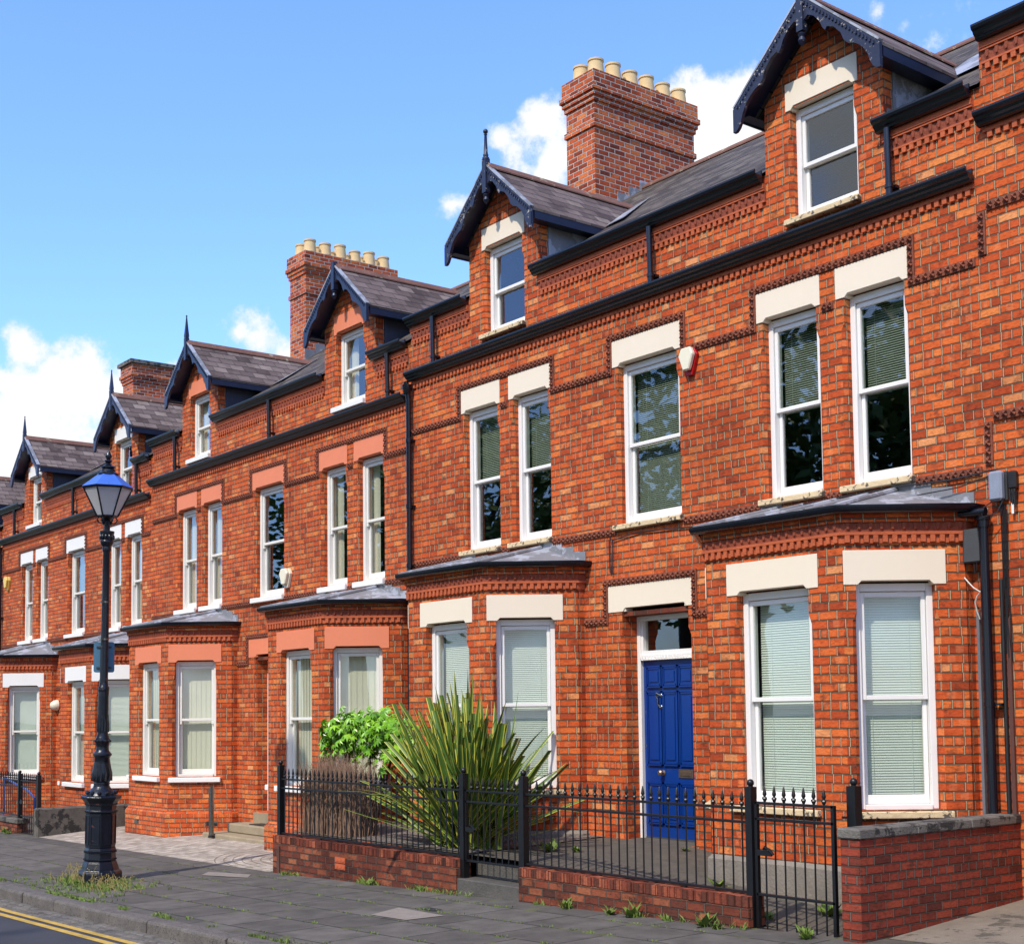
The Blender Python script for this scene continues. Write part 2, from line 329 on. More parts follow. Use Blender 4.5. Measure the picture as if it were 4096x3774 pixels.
# ------------------------------------------------------------------ mesh builder
class MB:
    def __init__(s, X=None): s.v = []; s.f = []; s.uv = {}; s.X = X
    def add(s, vs, fs, uvs=None):
        o = len(s.v)
        for p in vs:
            p = Vector(p)
            s.v.append(s.X @ p if s.X else p)
        for k, f in enumerate(fs):
            if uvs: s.uv[len(s.f)] = uvs[k]
            s.f.append([o+i for i in f])
        return s
    def quad(s, a, b, c, d): return s.add([a, b, c, d], [(0, 1, 2, 3)])
    def poly(s, ps): return s.add(ps, [tuple(range(len(ps)))])
    def box(s, x0, x1, y0, y1, z0, z1):
        v = [(x0, y0, z0), (x1, y0, z0), (x1, y1, z0), (x0, y1, z0), (x0, y0, z1), (x1, y0, z1), (x1, y1, z1), (x0, y1, z1)]
        return s.add(v, [(0, 3, 2, 1), (4, 5, 6, 7), (0, 1, 5, 4), (1, 2, 6, 5), (2, 3, 7, 6), (3, 0, 4, 7)])
    def prism(s, pts, y0, y1):            # outline in x,z (counter-clockwise seen from -y), from y0 (front) to y1
        n = len(pts)
        v = [(x, y0, z) for x, z in pts] + [(x, y1, z) for x, z in pts]
        return s.add(v, [tuple(range(n)), tuple(range(2*n-1, n-1, -1))] + [(i, n+i, n+(i+1) % n, (i+1) % n) for i in range(n)])
    def strip(s, up, lo, y0, y1):         # board between an upper and a lower outline in x,z
        n = len(up)
        v = [(x, y0, z) for x, z in up] + [(x, y0, z) for x, z in lo] + [(x, y1, z) for x, z in up] + [(x, y1, z) for x, z in lo]
        f = []
        for i in range(n-1):
            f += [(n+i, n+i+1, i+1, i), (2*n+i, 2*n+i+1, 3*n+i+1, 3*n+i), (i, i+1, 2*n+i+1, 2*n+i), (n+i+1, n+i, 3*n+i, 3*n+i+1)]
        f += [(0, 2*n, 3*n, n), (n-1, 2*n-1, 4*n-1, 3*n-1)]
        return s.add(v, f)
    def tube(s, pts, r, n=6, cap=True, sx=1.):
        pts = [Vector(p) for p in pts]; rs = r if isinstance(r, (list, tuple)) else [r]*len(pts)
        vs = []; fs = []
        pref = None
        for i, p in enumerate(pts):
            d = (pts[min(i+1, len(pts)-1)] - pts[max(i-1, 0)]).normalized()
            if pref is None: pref = Vector((0, 0, 1)) if abs(d.z) < .9 else Vector((1, 0, 0))
            a = (pref - d*pref.dot(d)).normalized(); b = d.cross(a); pref = a
            for k in range(n):
                w = 2*PI*k/n
                vs.append(p + (a*math.cos(w) + b*math.sin(w))*rs[i])
        for i in range(len(pts)-1):
            for k in range(n):
                k2 = (k+1) % n
                fs.append((i*n+k, i*n+k2, (i+1)*n+k2, (i+1)*n+k))
        if cap: fs += [tuple(range(n-1, -1, -1)), tuple((len(pts)-1)*n+k for k in range(n))]
        return s.add(vs, fs)
    def lathe(s, prof, c=(0, 0, 0), n=16, rot=0.):      # prof: (r,z)
        vs = []; fs = []
        for r, z in prof:
            for k in range(n):
                w = 2*PI*(k+.5)/n + rot
                vs.append((c[0]+r*math.cos(w), c[1]+r*math.sin(w), c[2]+z))
        m = len(prof)
        for i in range(m-1):
            for k in range(n):
                fs.append((i*n+k, i*n+(k+1) % n, (i+1)*n+(k+1) % n, (i+1)*n+k))
        fs += [tuple(range(n-1, -1, -1)), tuple((m-1)*n+k for k in range(n))]
        return s.add(vs, fs)
    def ball(s, c, r, n=8, m=5, sq=(1, 1, 1)):
        prof = [(max(1e-4, math.sin(PI*i/m)), -math.cos(PI*i/m)) for i in range(m+1)]
        vs = []; fs = []
        for a, z in prof:
            for k in range(n):
                w = 2*PI*k/n
                vs.append((c[0]+r*sq[0]*a*math.cos(w), c[1]+r*sq[1]*a*math.sin(w), c[2]+r*sq[2]*z))
        for i in range(m):
            for k in range(n): fs.append((i*n+k, i*n+(k+1) % n, (i+1)*n+(k+1) % n, (i+1)*n+k))
        return s.add(vs, fs)
    def sweep(s, path, prof, caps=True):  # path: list of (x,y); prof: list of (outward offset, z); outward = right-hand side rotated to -y for a path running +x
        n = len(path); P = [Vector((p[0], p[1])) for p in path]
        def nrm(a, b): d = (b-a).normalized(); return Vector((d.y, -d.x))
        ns = [nrm(P[i], P[i+1]) for i in range(n-1)]
        vs = []; fs = []; k = len(prof)
        for i in range(n):
            a = ns[max(i-1, 0)]; b = ns[min(i, n-2)]
            mt = (a+b).normalized(); mt = mt / max(.3, mt.dot(a))
            for o, z in prof: vs.append((P[i].x+mt.x*o, P[i].y+mt.y*o, z))
        for i in range(n-1):
            for j in range(k):
                j2 = (j+1) % k
                fs.append((i*k+j, i*k+j2, (i+1)*k+j2, (i+1)*k+j))
        if caps: fs += [tuple(range(k-1, -1, -1)), tuple((n-1)*k+j for j in range(k))]
        return s.add(vs, fs)
    def build(s, name, material, parent=None, smooth=False, bevel=0, kind=None):
        me = bpy.data.meshes.new(name)
        off = Vector(parent.get('_o', (0, 0, 0))) if parent else Vector((0, 0, 0))
        base = s.org if hasattr(s, 'org') else (off if parent else Vector((0, 0, 0)))
        me.from_pydata([tuple(p-base) for p in s.v], [], s.f)
        uvl = me.uv_layers.new(name='UVMap')
        for pi, pl in enumerate(me.polygons):
            if pi in s.uv:
                for li, c in zip(pl.loop_indices, s.uv[pi]): uvl.data[li].uv = c
                continue
            n = pl.normal
            if abs(n.z) > .985: t = Vector((1, 0, 0)); b = Vector((0, 1, 0))
            else:
                t = Vector((-n.y, n.x, 0)).normalized(); b = n.cross(t)
            for li in pl.loop_indices:
                w = me.vertices[me.loops[li].vertex_index].co + base
                uvl.data[li].uv = (w.dot(t), w.dot(b))
        me.materials.append(material)
        if smooth:
            me.polygons.foreach_set('use_smooth', [True]*len(me.polygons))
        o = bpy.data.objects.new(name, me); COL.objects.link(o)
        if parent:
            o.parent = parent; o.location = base - off
            o['_o'] = tuple(base)
        else:
            o.location = base + Vector((0, 0, GZ)); o['_o'] = tuple(base)
        if smooth:
            md = o.modifiers.new('split', 'EDGE_SPLIT'); md.split_angle = R(40)
        if bevel:
            md = o.modifiers.new('soft_edge', 'BEVEL'); md.width = bevel; md.segments = 1; md.limit_method = 'ANGLE'; md.angle_limit = R(40)
        if kind: o['kind'] = kind
        return o

def thing(name, loc, label, cat, group=None):
    o = bpy.data.objects.new(name, None); COL.objects.link(o)
    o.location = Vector(loc) + Vector((0, 0, GZ)); o['_o'] = tuple(loc); o.empty_display_size = .2
    o['label'] = label; o['category'] = cat
    if group: o['group'] = group
    return o
def tag(o, label, cat, group=None):
    o['label'] = label; o['category'] = cat
    if group: o['group'] = group
    return o
def at(mb, org): mb.org = Vector(org); return mb

# ------------------------------------------------------------------ decorative runs
def run_boxes(mb, p, q, pitch, w, off0, off1, z0, z1):
    p = Vector(p); q = Vector(q); d = (q-p); L = d.length; d.normalize(); nn = Vector((d.y, -d.x))
    k = max(1, int(L/pitch)); st = L/k
    for i in range(k):
        c = p + d*(st*(i+.5)); a = c-d*w/2; b = c+d*w/2
        A = a+nn*off1; B = b+nn*off1; Cc = b+nn*off0; D = a+nn*off0
        v = [(A.x, A.y, z0), (B.x, B.y, z0), (Cc.x, Cc.y, z0), (D.x, D.y, z0), (A.x, A.y, z1), (B.x, B.y, z1), (Cc.x, Cc.y, z1), (D.x, D.y, z1)]
        mb.add(v, [(0, 3, 2, 1), (4, 5, 6, 7), (0, 1, 5, 4), (1, 2, 6, 5), (3, 0, 4, 7)])
def run_eggs(mb, p, q, pitch, off, z0, z1):
    p = Vector(p); q = Vector(q); d = (q-p); L = d.length; d.normalize(); nn = Vector((d.y, -d.x))
    k = max(1, int(L/pitch)); st = L/k; h = z1-z0
    for i in range(k):
        c = p + d*(st*(i+.5)); base = c+nn*off
        for (rw, pr, zs) in ((.45, .008, 0.), (.27, .02, .1)):       # husk then egg
            vs = []
            ring = [(-1, .98), (-.95, .45), (-.55, .1), (0, 0.02), (.55, .1), (.95, .45), (1, .98)]
            for a, bz in ring:
                w = base + d*(a*rw*st); vs.append((w.x, w.y, z0+zs*h+bz*h*(1-zs)))
            for a, bz in ring:
                w = base + d*(a*.55*rw*st) + nn*pr; vs.append((w.x, w.y, z0+zs*h+(.18+bz*.8)*h*(1-zs)))
            fs = [(j, j+1, 8+j, 7+j) for j in range(6)] + [tuple(range(7, 14))]
            mb.add(vs, fs)
def rosettes(mb, x0, x1, z0, z1, vertical=False):
    # strip of leafy terracotta blocks on the facade plane
    mb.box(x0, x1, -.018, .02, z0, z1)
    L = (z1-z0) if vertical else (x1-x0); k = max(1, round(L/.085)); st = L/k
    for i in range(k):
        if vertical: cx = (x0+x1)/2; cz = z0+st*(i+.5); rx = (x1-x0)/2; rz = st/2
        else: cx = x0+st*(i+.5); cz = (z0+z1)/2; rx = st/2; rz = (z1-z0)/2
        vs = [(cx, -.052, cz)]; m = 8
        for j in range(m):
            w = 2*PI*j/m; r = .98 if j % 2 else .45
            y = -.046 if j % 2 else -.016
            vs.append((cx+rx*r*math.cos(w)*1.3*(.75 if j % 2 else 1), y, cz+rz*r*math.sin(w)*1.3*(.75 if j % 2 else 1)))
        mb.add(vs, [(0, 1+(j+1) % m, 1+j) for j in range(m)])

OGEE = [(0, .0), (.03, .0), (.055, .012), (.062, .035), (.085, .05), (.095, .075), (.12, .088), (.128, .115), (.128, .135), (.112, .135), (.11, .09), (.02, .08), (.02, .135), (0, .135)]
def gutter_prof(z, k=1.): return [(o*k+.004, z+h*k) for o, h in OGEE]
HALFR = [(.0, .04), (.0, .065), (.012, .065), (.014, .03), (.04, .012), (.075, .02), (.088, .065), (.1, .065), (.1, .03), (.085, .005), (.05, -.012), (.015, .0)]

# ------------------------------------------------------------------ windows
def window(parent, X, x0, x1, z0, z1, st, sill=True, lint=(0, 0, 0), sill_ext=.07, blind='full', name='window'):
    """sash window in a local frame: x along the wall, y inward, z up"""
    org = X @ Vector(((x0+x1)/2, .1, z0))
    d = .10; wm = M[st['joinery']]
    f = at(MB(X), org)
    jw = .058
    f.box(x0-.03, x0+jw, d, d+.15, z0, z1+.02); f.box(x1-jw, x1+.03, d, d+.15, z0, z1+.02)
    f.box(x0+jw, x1-jw, d, d+.15, z1-.055, z1+.02)
    f.box(x0+jw, x1-jw, d-.02, d+.15, z0-.005, z0+.045)
    w = f.build(name, wm, parent, bevel=.005)
    a, b = x0+jw+.004, x1-jw-.004; zt = z1-.06; zb = z0+.047; zm = zb+(zt-zb)*.5
    def sash(p, q, lo, hi, y, bot, top, nm):
        s = at(MB(X), org)
        sw = .042
        s.box(p, p+sw, y, y+.04, lo, hi); s.box(q-sw, q, y, y+.04, lo, hi)
        s.box(p+sw, q-sw, y, y+.04, lo, lo+bot); s.box(p+sw, q-sw, y, y+.04, hi-top, hi)
        if st.get('horns') and nm == 'upper_sash':
            s.box(p, p+sw, y, y+.04, lo-.06, lo); s.box(q-sw, q, y, y+.04, lo-.06, lo)
        s.build(nm, wm, w, bevel=.004)
        return (p+sw, q-sw, lo+bot, hi-top, y+.02)
    g1 = sash(a, b, zm-.022, zt, d+.025, .045, .05, 'upper_sash')
    g2 = sash(a, b, zb, zm+.022, d+.07, .085, .045, 'lower_sash')
    g = at(MB(X), org)
    for (p, q, lo, hi, y) in (g1, g2): g.quad((p-.01, y, lo-.01), (q+.01, y, lo-.01), (q+.01, y, hi+.01), (p-.01, y, hi+.01))
    g.build('pane', M['glass'], w)
    yb = d+.175
    if blind in ('full', 'half', 'open', 'openfull'):
        bl = at(MB(X), org)
        lo = zb+.02 if blind in ('full', 'openfull') else zm-.02
        z = zt-.02; pitch = .025; tilt = R(62) if blind == 'full' else R(40)
        ca, sa = math.cos(tilt)*.0135, math.sin(tilt)*.0135
        while z > lo:
            bl.quad((a+.012, yb-ca, z-sa), (b-.012, yb-ca, z-sa), (b-.012, yb+ca, z+sa), (a+.012, yb+ca, z+sa))
            z -= pitch
        if blind == 'half' or blind == 'open' or blind == 'openfull':
            for k in range(6): bl.quad((a+.012, yb-.012, lo+k*.006), (b-.012, yb-.012, lo+k*.006), (b-.012, yb+.012, lo+k*.006), (a+.012, yb+.012, lo+k*.006))
        for fx in (.2, .8):
            xx = a+(b-a)*fx
            bl.box(xx-.0015, xx+.0015, yb-.016, yb-.0145, lo, zt)
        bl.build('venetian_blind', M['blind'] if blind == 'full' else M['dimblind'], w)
    elif blind == 'vertical':
        bl = at(MB(X), org); n = max(4, int((b-a)/.085)); s_ = (b-a)/n
        for k in range(n):
            p = a+k*s_
            bl.quad((p, yb+.004, zb), (p+s_*1.02, yb-.003, zb), (p+s_*1.02, yb-.003, zt), (p, yb+.004, zt))
        bl.build('vertical_blind', M['curtain'], w)
    elif blind == 'curtains':
        bl = at(MB(X), org)
        for (p, q) in ((a, a+(b-a)*.24), (b-(b-a)*.30, b)):
            n = 7
            for k in range(n):
                u0 = p+(q-p)*k/n; u1 = p+(q-p)*(k+1)/n
                bl.quad((u0, yb+(.02 if k % 2 else -.02), zb), (u1, yb+(-.02 if k % 2 else .02), zb), (u1, yb+(-.02 if k % 2 else .02), zt), (u0, yb+(.02 if k % 2 else -.02), zt))
        bl.build('curtain', M['curtain'], w)
    if sill:
        s = at(MB(X), org); e = sill_ext; h = st.get('sillh', .078)
        s.prism([(x0-e, z0-h), (x1+e, z0-h), (x1+e, z0-.012), (x0-e, z0-.012)], -.075, .0)
        s.box(x0, x1, 0., d+.1, z0-h, z0-.002)
        s.build('sill', M[st['sill']], w, bevel=.008)
    if lint:
        l0, l1, hgt = lint
        s = at(MB(X), org); t = .038
        s.prism([(l0, z1), (x0+.015, z1), (x0+.015+t, z1+t), (x1-.015-t, z1+t), (x1-.015, z1), (l1, z1), (l1, z1+hgt), (l0, z1+hgt)], -.012, .0)
        s.box(x0-.02, x1+.02, 0.001, d+.02, z1+t, z1+t+.06)
        s.box(x0-.01, x0+.03, 0.001, d+.02, z1, z1+t); s.box(x1-.03, x1+.01, 0.001, d+.02, z1, z1+t)
        s.build('lintel', M[st['lintel']], w, bevel=.004)
    return w

def wall_grid(mb, x0, x1, z0, z1, holes, depth=.28, y=0., cham=.042):
    jambs = [h for h in holes if len(h) == 4 or h[4] == 'cham']
    holes = list(holes)
    sh = .09
    for h in jambs:
        a, b, c, d = h[:4]; zc = d-.40; k = cham
        holes += [(a-k, a, c, zc+sh, 'no'), (b, b+k, c, zc+sh, 'no')]
        for e, sg in ((a, -1), (b, 1)):
            o = e+sg*k
            for q1 in ([(o, y, c), (e, y+k, c), (e, y+k, zc), (o, y, zc)], [(o, y, zc), (e, y+k, zc), (e, y, zc+sh)], [(o, y, zc), (e, y, zc+sh), (o, y, zc+sh)],
                       [(e, y+k, zc), (e, y+k, zc+sh), (e, y, zc+sh)], [(e, y+k, c), (e, y+depth, c), (e, y+depth, zc+sh), (e, y+k, zc+sh)], [(e, y, zc+sh), (e, y+depth, zc+sh), (e, y+depth, d), (e, y, d)]):
                mb.poly(q1 if sg < 0 else q1[::-1])
    xs = sorted({x0, x1, *[h[0] for h in holes], *[h[1] for h in holes]}); xs = [x for x in xs if x0-1e-6 <= x <= x1+1e-6]
    zs = sorted({z0, z1, *[h[2] for h in holes], *[h[3] for h in holes]}); zs = [z for z in zs if z0-1e-6 <= z <= z1+1e-6]
    for i in range(len(xs)-1):
        for j in range(len(zs)-1):
            cx = (xs[i]+xs[i+1])/2; cz = (zs[j]+zs[j+1])/2
            if any(h[0] < cx < h[1] and h[2] < cz < h[3] for h in holes): continue
            mb.quad((xs[i], y, zs[j]), (xs[i+1], y, zs[j]), (xs[i+1], y, zs[j+1]), (xs[i], y, zs[j+1]))
    for h in holes:
        if len(h) > 4: continue
        a, b, c, d = h
        mb.quad((a, y, d), (a, y+depth, d), (b, y+depth, d), (b, y, d)); mb.quad((a, y+depth, c), (a, y, c), (b, y, c), (b, y+depth, c))

I4 = Matrix.Identity(4)
ANG = math.atan2(.92, .72); CL = math.hypot(.92, .72)
def frame(ox, oy, a):
    return Matrix(((math.cos(a), -math.sin(a), 0, ox), (math.sin(a), math.cos(a), 0, oy), (0, 0, 1, 0), (0, 0, 0, 1)))

def zmapper(tab):
    def f(z):
        if z <= tab[0][0]: return z+tab[0][1]
        for (a, da), (b, db) in zip(tab, tab[1:]):
            if z <= b: return z+da+(db-da)*(z-a)/(b-a)
        return z+tab[-1][1]
    return f

# ------------------------------------------------------------------ terraced house
def house(xm, xl, xr, tab, st, label, door=True, chim=None, finials=('ball', 'ball'), uppipes=(), zbase=-2.5, plinth='render', pipe_left=True, bays=(True, True), first=('half',)*5, ground='full', dorm=('none', 'none'), doorcol='door_blue', step=False):
    Z = zmapper(tab)
    root = thing('terraced_house', (xm, 0, Z(-1.56)), label, 'house', None)
    D1, D2 = xm-2.835, xm+2.785
    wins = [(-3.80, -3.00), (-2.66, -1.89), (-.515, .525), (1.885, 2.645), (3.015, 3.77)]
    zs0, zs1 = Z(2.335), Z(4.32)
    gz = Z(5.04); uz = Z(5.87)
    holes = [(xm+a, xm+b, zs0, zs1+.055) for a, b in wins]
    dz1 = Z(1.245)
    if door: holes.append((xm-.505, xm+.64, Z(-1.557), dz1+.06))
    for k, s in enumerate((-2.83, 2.83)):
        if bays[k]: holes.append((xm+s-1.45, xm+s+1.45, zbase, Z(1.3), 'no'))
    top = uz+.1
    for D in (D1, D2): holes.append((D-.80, D+.80, gz+.03, top+1, 'no'))
    w = MB(); wall_grid(w, xl, xr, zbase, top, holes)
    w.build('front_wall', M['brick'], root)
    # body of the house behind the front
    b = MB()
    yb = 9.2
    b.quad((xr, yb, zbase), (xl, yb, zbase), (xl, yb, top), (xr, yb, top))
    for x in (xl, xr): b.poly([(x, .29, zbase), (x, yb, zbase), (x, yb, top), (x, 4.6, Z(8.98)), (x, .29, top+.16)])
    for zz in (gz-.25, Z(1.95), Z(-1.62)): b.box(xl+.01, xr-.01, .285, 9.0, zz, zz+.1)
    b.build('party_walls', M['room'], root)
    # ---- main roof
    ry, rz = 4.6, Z(9.02); ez = uz+.11; k = (rz-ez)/(ry+.06)
    r = MB()
    def rp(x, y): return (x, y, ez+k*(y+.06))
    cuts = [xl, D1-.80, D1+.80, D2-.80, D2+.80, xr]
    for i in range(5):
        y0 = -.06 if i % 2 == 0 else 1.0
        r.quad(rp(cuts[i], y0), rp(cuts[i+1], y0), rp(cuts[i+1], ry), rp(cuts[i], ry))
        r.quad((cuts[i+1], ry, rz), (cuts[i+1], yb+.1, top), (cuts[i], yb+.1, top), (cuts[i], ry, rz)) if False else r.quad((cuts[i], ry, rz), (cuts[i+1], ry, rz), (cuts[i+1], yb+.1, top), (cuts[i], yb+.1, top))
    roof = r.build('roof', M['old_slate'], root)
    rt = MB()
    rt.sweep([(xl, ry), (xr, ry)], [(.16, rz-.085), (.16, rz-.06), (.05, rz+.035), (0, rz+.06), (-.05, rz+.035), (-.16, rz-.06), (-.16, rz-.085), (0, rz+.0)])
    rt.build('ridge_tiles', M['ridge'], roof)
    # ---- string courses
    def course(fn):
        sc = MB(); fn(sc); sc.build('string_course', M['dark_terracotta'], root)
    a0, a1 = Z(2.21), Z(2.295)
    edges = [xl+.02] + [xm+v for p in wins for v in (p[0]-.075, p[1]+.075)] + [xr-.12]
    for i in range(0, len(edges), 2): course(lambda sc: rosettes(sc, edges[i], edges[i+1], a0, a1))
    c0, c1 = Z(4.32)-.085, Z(4.32); h0, h1 = Z(4.655)+.01, Z(4.655)+.09
    lw = [(-3.86, -2.945), (-2.745, -1.835), (-.61, .60), (1.80, 2.70), (2.91, 3.82)]
    segs = [(xl+.02, xm+lw[0][0]-.085), (xm+lw[1][1]+.085, xm+lw[2][0]-.085), (xm+lw[2][1]+.085, xm+lw[3][0]-.085), (xm+lw[4][1]+.085, xr-.12)]
    def upper(sc):
        for (p, q) in ((0, 1), (2, 2), (3, 4)):
            L, Rr = xm+lw[p][0], xm+lw[q][1]
            rosettes(sc, L-.085, Rr+.085, h0, h1)
            rosettes(sc, L-.085, L-.005, c0, h0, True); rosettes(sc, Rr+.005, Rr+.085, c0, h0, True)
        for p, q in segs: rosettes(sc, p, q, c0, c1)
    course(upper)
    for p, q in ((0, 1), (3, 4)): course(lambda sc: rosettes(sc, xm+lw[p][1]+.03, xm+lw[q][0]-.03, c0, c1))
    def hood(sc):
        L, Rr = xm-.75, xm+.71
        d0, d1 = dz1+.335, dz1+.42
        rosettes(sc, L-.085, Rr+.085, d0, d1); rosettes(sc, L-.085, L-.005, dz1-.145, d0, True); rosettes(sc, Rr+.005, Rr+.085, dz1-.145, d0, True)
        rosettes(sc, xm-1.2, L-.085, dz1-.145, dz1-.06); rosettes(sc, Rr+.085, xm+1.2, dz1-.145, dz1-.06)
    if door: course(hood)
    # ---- main gutter with dentils, knee wall frieze and upper gutters
    tr = MB(); fz = MB()
    tr.box(xl+.02, xr-.1, -.03, .01, gz-.045, gz-.005)
    run_boxes(tr, (xl+.05, 0), (xr-.12, 0), .088, .05, 0, .03, gz-.105, gz-.046)
    ups = [(xl+.03, D1-.80), (D1+.80, D2-.80), (D2+.80, xr-.08)]
    for p, q in ups:
        run_eggs(fz, (p+.02, 0), (q-.02, 0), .098, .02, uz-.185, uz-.085)
        fz.box(p, q, -.02, .01, uz-.185, uz-.085); tr.box(p, q, -.045, .01, uz-.084, uz-.062)
        run_boxes(tr, (p+.02, 0), (q-.02, 0), .088, .05, 0, .028, uz-.262, uz-.207)
        tr.box(p, q, -.03, .01, uz-.206, uz-.186)
        tr.box(p, q, -.055, .01, uz-.06, uz-.002)
    tr.build('cornice', M['terracotta'], root); fz.build('frieze', M['frieze'], root)
    gb = MB(); gb.sweep([(xl+.0, -.036), (xr-.09, -.036)], gutter_prof(gz))
    gb.build('gutter', M[st['gutter']], root)
    for p, q in ups:
        u = MB(); u.sweep([(p-.03 if p > xl+.1 else p, -.056), (q+.0, -.056)], gutter_prof(uz))
        u.build('upper_gutter', M[st['gutter']], root)
    for px in uppipes:
        u = MB(); u.tube([(px, -.11, uz+.01), (px, -.10, gz+.10)], .036, 10); u.tube([(px, -.10, gz+.22), (px, -.10, gz+.26)], .046, 10)
        u.box(px-.05, px+.05, -.06, .0, gz+.225, gz+.255)
        u.build('downpipe', M[st['gutter']], root, smooth=True)
    if pipe_left:
        u = MB(); px = xl+.015
        u.tube([(px, -.12, gz-.0), (px, -.11, gz-.06), (px, -.075, gz-.28), (px, -.075, Z(-1.9))], .042, 10)
        u.lathe([(.05, -.02), (.075, .06), (.08, .12), (.05, .13)], (px, -.1, gz-.17), 10)
        for zz in (gz-.9, gz-1.9, gz-2.8, gz-3.6, gz-5.2): u.tube([(px, -.075, zz-.03), (px, -.075, zz+.03)], .053, 10); u.box(px-.07, px+.07, -.05, .0, zz-.015, zz+.015)
        u.build('downpipe', M['gutter_black'], root, smooth=True)
    # ---- first-floor windows
    for k, (a, b_) in enumerate(wins):
        window(root, I4, xm+a, xm+b_, zs0, zs1, st, lint=(xm+lw[k][0], xm+lw[k][1], .335), blind=first[k])
    # ---- dormers
    for k, D in enumerate((D1, D2)):
        z0, z1 = Z(5.36), Z(6.575); ze = Z(6.66); za = Z(7.52)
        m = MB(); oh = .43
        wall_grid(m, D-.80, D+.80, gz+.03, ze-.06, [(D-oh, D+oh, z0, z1+.055, 'cham')])
        m.quad((D-oh, 0, z1+.055), (D-oh, .28, z1+.055), (D+oh, .28, z1+.055), (D+oh, 0, z1+.055))
        zt = za-.04
        xe = .80
        m.poly([(D-xe, 0, ze-.06), (D-oh, 0, ze-.06), (D+oh, 0, ze-.06), (D+xe, 0, ze-.06), (D+xe, 0, ze+.08), (D, 0, zt), (D-xe, 0, ze+.08)])
        for sgn in (-1, 1):
            x = D+sgn*.80
            pts = [(x, 0, gz+.03), (x, .15, gz+.03), (x, .15, ze+.07), (x, 0, ze+.07)]
            m.poly(pts if sgn > 0 else pts[::-1])
        dm = m.build('dormer', M['brick'], root)
        for sgn in (-1, 1):
            c = MB(); x = D+sgn*.785
            pts = [(x, .15, uz+.1), (x, 1.25, ez+k*0+.8), (x, 1.25, ze+.08), (x, .15, ze+.08)]
            c.poly(pts if sgn > 0 else pts[::-1]); c.box(x-.012, x+.022, .16, .21, uz+.1, ze+.06)
            c.build('cheek', M['cheek'] if st['cheek'] == 'dark' else M['lead'], dm)
            fl = MB(); fl.box(x-.0, x+sgn*.03, .05, .34, uz+.12, uz+.30) if sgn > 0 else fl.box(x+sgn*.03, x, .05, .34, uz+.12, uz+.30)
            fl.build('flashing', M['lead'], dm)
        # dormer roof
        kk = (Z(6.0)-ez)
        hw = .985; zr = Z(7.61); zev = Z(6.72)
        def yy(z): return (z-ez)/k_ -.06
        k_ = (rz-ez)/(ry+.06)
        yr, ye = yy(zr)+.06, yy(zev)+.06
        q = MB(); th = .035
        for sgn in (-1, 1):
            pl = [(D, -.27, zr), (D+sgn*hw, -.27, zev), (D+sgn*hw, ye, zev), (D, yr, zr)]
            q.poly(pl if sgn < 0 else pl[::-1]); lo = [(x, y, z-th) for x, y, z in pl]
            q.poly(lo[::-1] if sgn < 0 else lo)
            for e in ((0, 1), (1, 2)):
                p1, p2 = pl[e[0]], pl[e[1]]; l1, l2 = lo[e[0]], lo[e[1]]
                q.poly([p1, l1, l2, p2] if sgn < 0 else [p2, l2, l1, p1])
        dr = q.build('dormer_roof', M['slate'], dm)
        q = MB(); s_ = MB()
        pf = [(.12, zr-.085), (.12, zr-.065), (.035, zr+.03), (0, zr+.045), (-.035, zr+.03), (-.12, zr-.065), (-.12, zr-.085), (0, zr+.005)]
        q.sweep([(D, yr+.03), (D, -.28)], pf)
        q.build('ridge_tile', M['ridge'], dm)
        for sgn in (-1, 1):
            vg = MB(); a_ = Vector((D, -.305, zr)); b_ = Vector((D+sgn*hw, -.305, zev)); up_ = Vector((sgn*.012, 0, .016))
            vg.add([a_, b_, b_+up_, a_+up_, a_+Vector((0, .07, 0)), b_+Vector((0, .07, 0)), b_+up_+Vector((0, .07, 0)), a_+up_+Vector((0, .07, 0))], [(0, 1, 2, 3), (3, 2, 6, 7), (1, 5, 6, 2), (4, 7, 6, 5)] if sgn > 0 else [(3, 2, 1, 0), (7, 6, 2, 3), (2, 6, 5, 1), (5, 6, 7, 4)])
            vg.build('verge', M['lead'], dm)
        va = MB()
        for sgn in (-1, 1):
            p1 = Vector((D+sgn*hw, ye-.05, zev)); p2 = Vector((D, yr, zr+.0)); o1 = Vector((sgn*.13, .0, .02)); 
            a_, b2 = p1+Vector((0, -.02, .012)), p2+Vector((0, -.02, .012))
            ex = Vector((sgn*.34, -.0, .03)); pl = [a_+Vector((0, -.03, .0)), a_+ex, b2+ex+Vector((0, .05, .03)), b2]
            va.poly(pl if sgn > 0 else pl[::-1])
        va.build('valley_flashing', M['lead'], dm)
        sf = MB()
        for sgn in (-1, 1):          # soffit boards and eaves fascia
            pl = [(D, -.25, zr-.06), (D+sgn*(hw-.02), -.25, zev-.06), (D+sgn*(hw-.02), .0, zev-.06), (D, .0, zr-.06)]
            sf.poly(pl if sgn > 0 else pl[::-1])
            pl = [(D+sgn*(hw-.02), -.25, zev-.13), (D+sgn*.8, -.25, zev-.13), (D+sgn*.8, 1.05, zev-.13), (D+sgn*(hw-.02), 1.05, zev-.13)]
            sf.poly(pl if sgn < 0 else pl[::-1])
            x = D+sgn*(hw-.03)
            sf.box(min(x, x+sgn*.025), max(x, x+sgn*.025), -.22, ye, zev-.14, zev-.036)
        sf.build('eaves_board', M['navy_clean'], dm)
        prof = [(0, .30), (.05, .28), (.09, .20), (.17, .165), (.25, .19), (.285, .25), (.32, .262), (.345, .20), (.43, .155), (.52, .18), (.555, .245), (.60, .255), (.66, .215), (.73, .195), (.80, .20), (.855, .25), (.885, .325), (.92, .355), (.96, .35), (1, .31)]
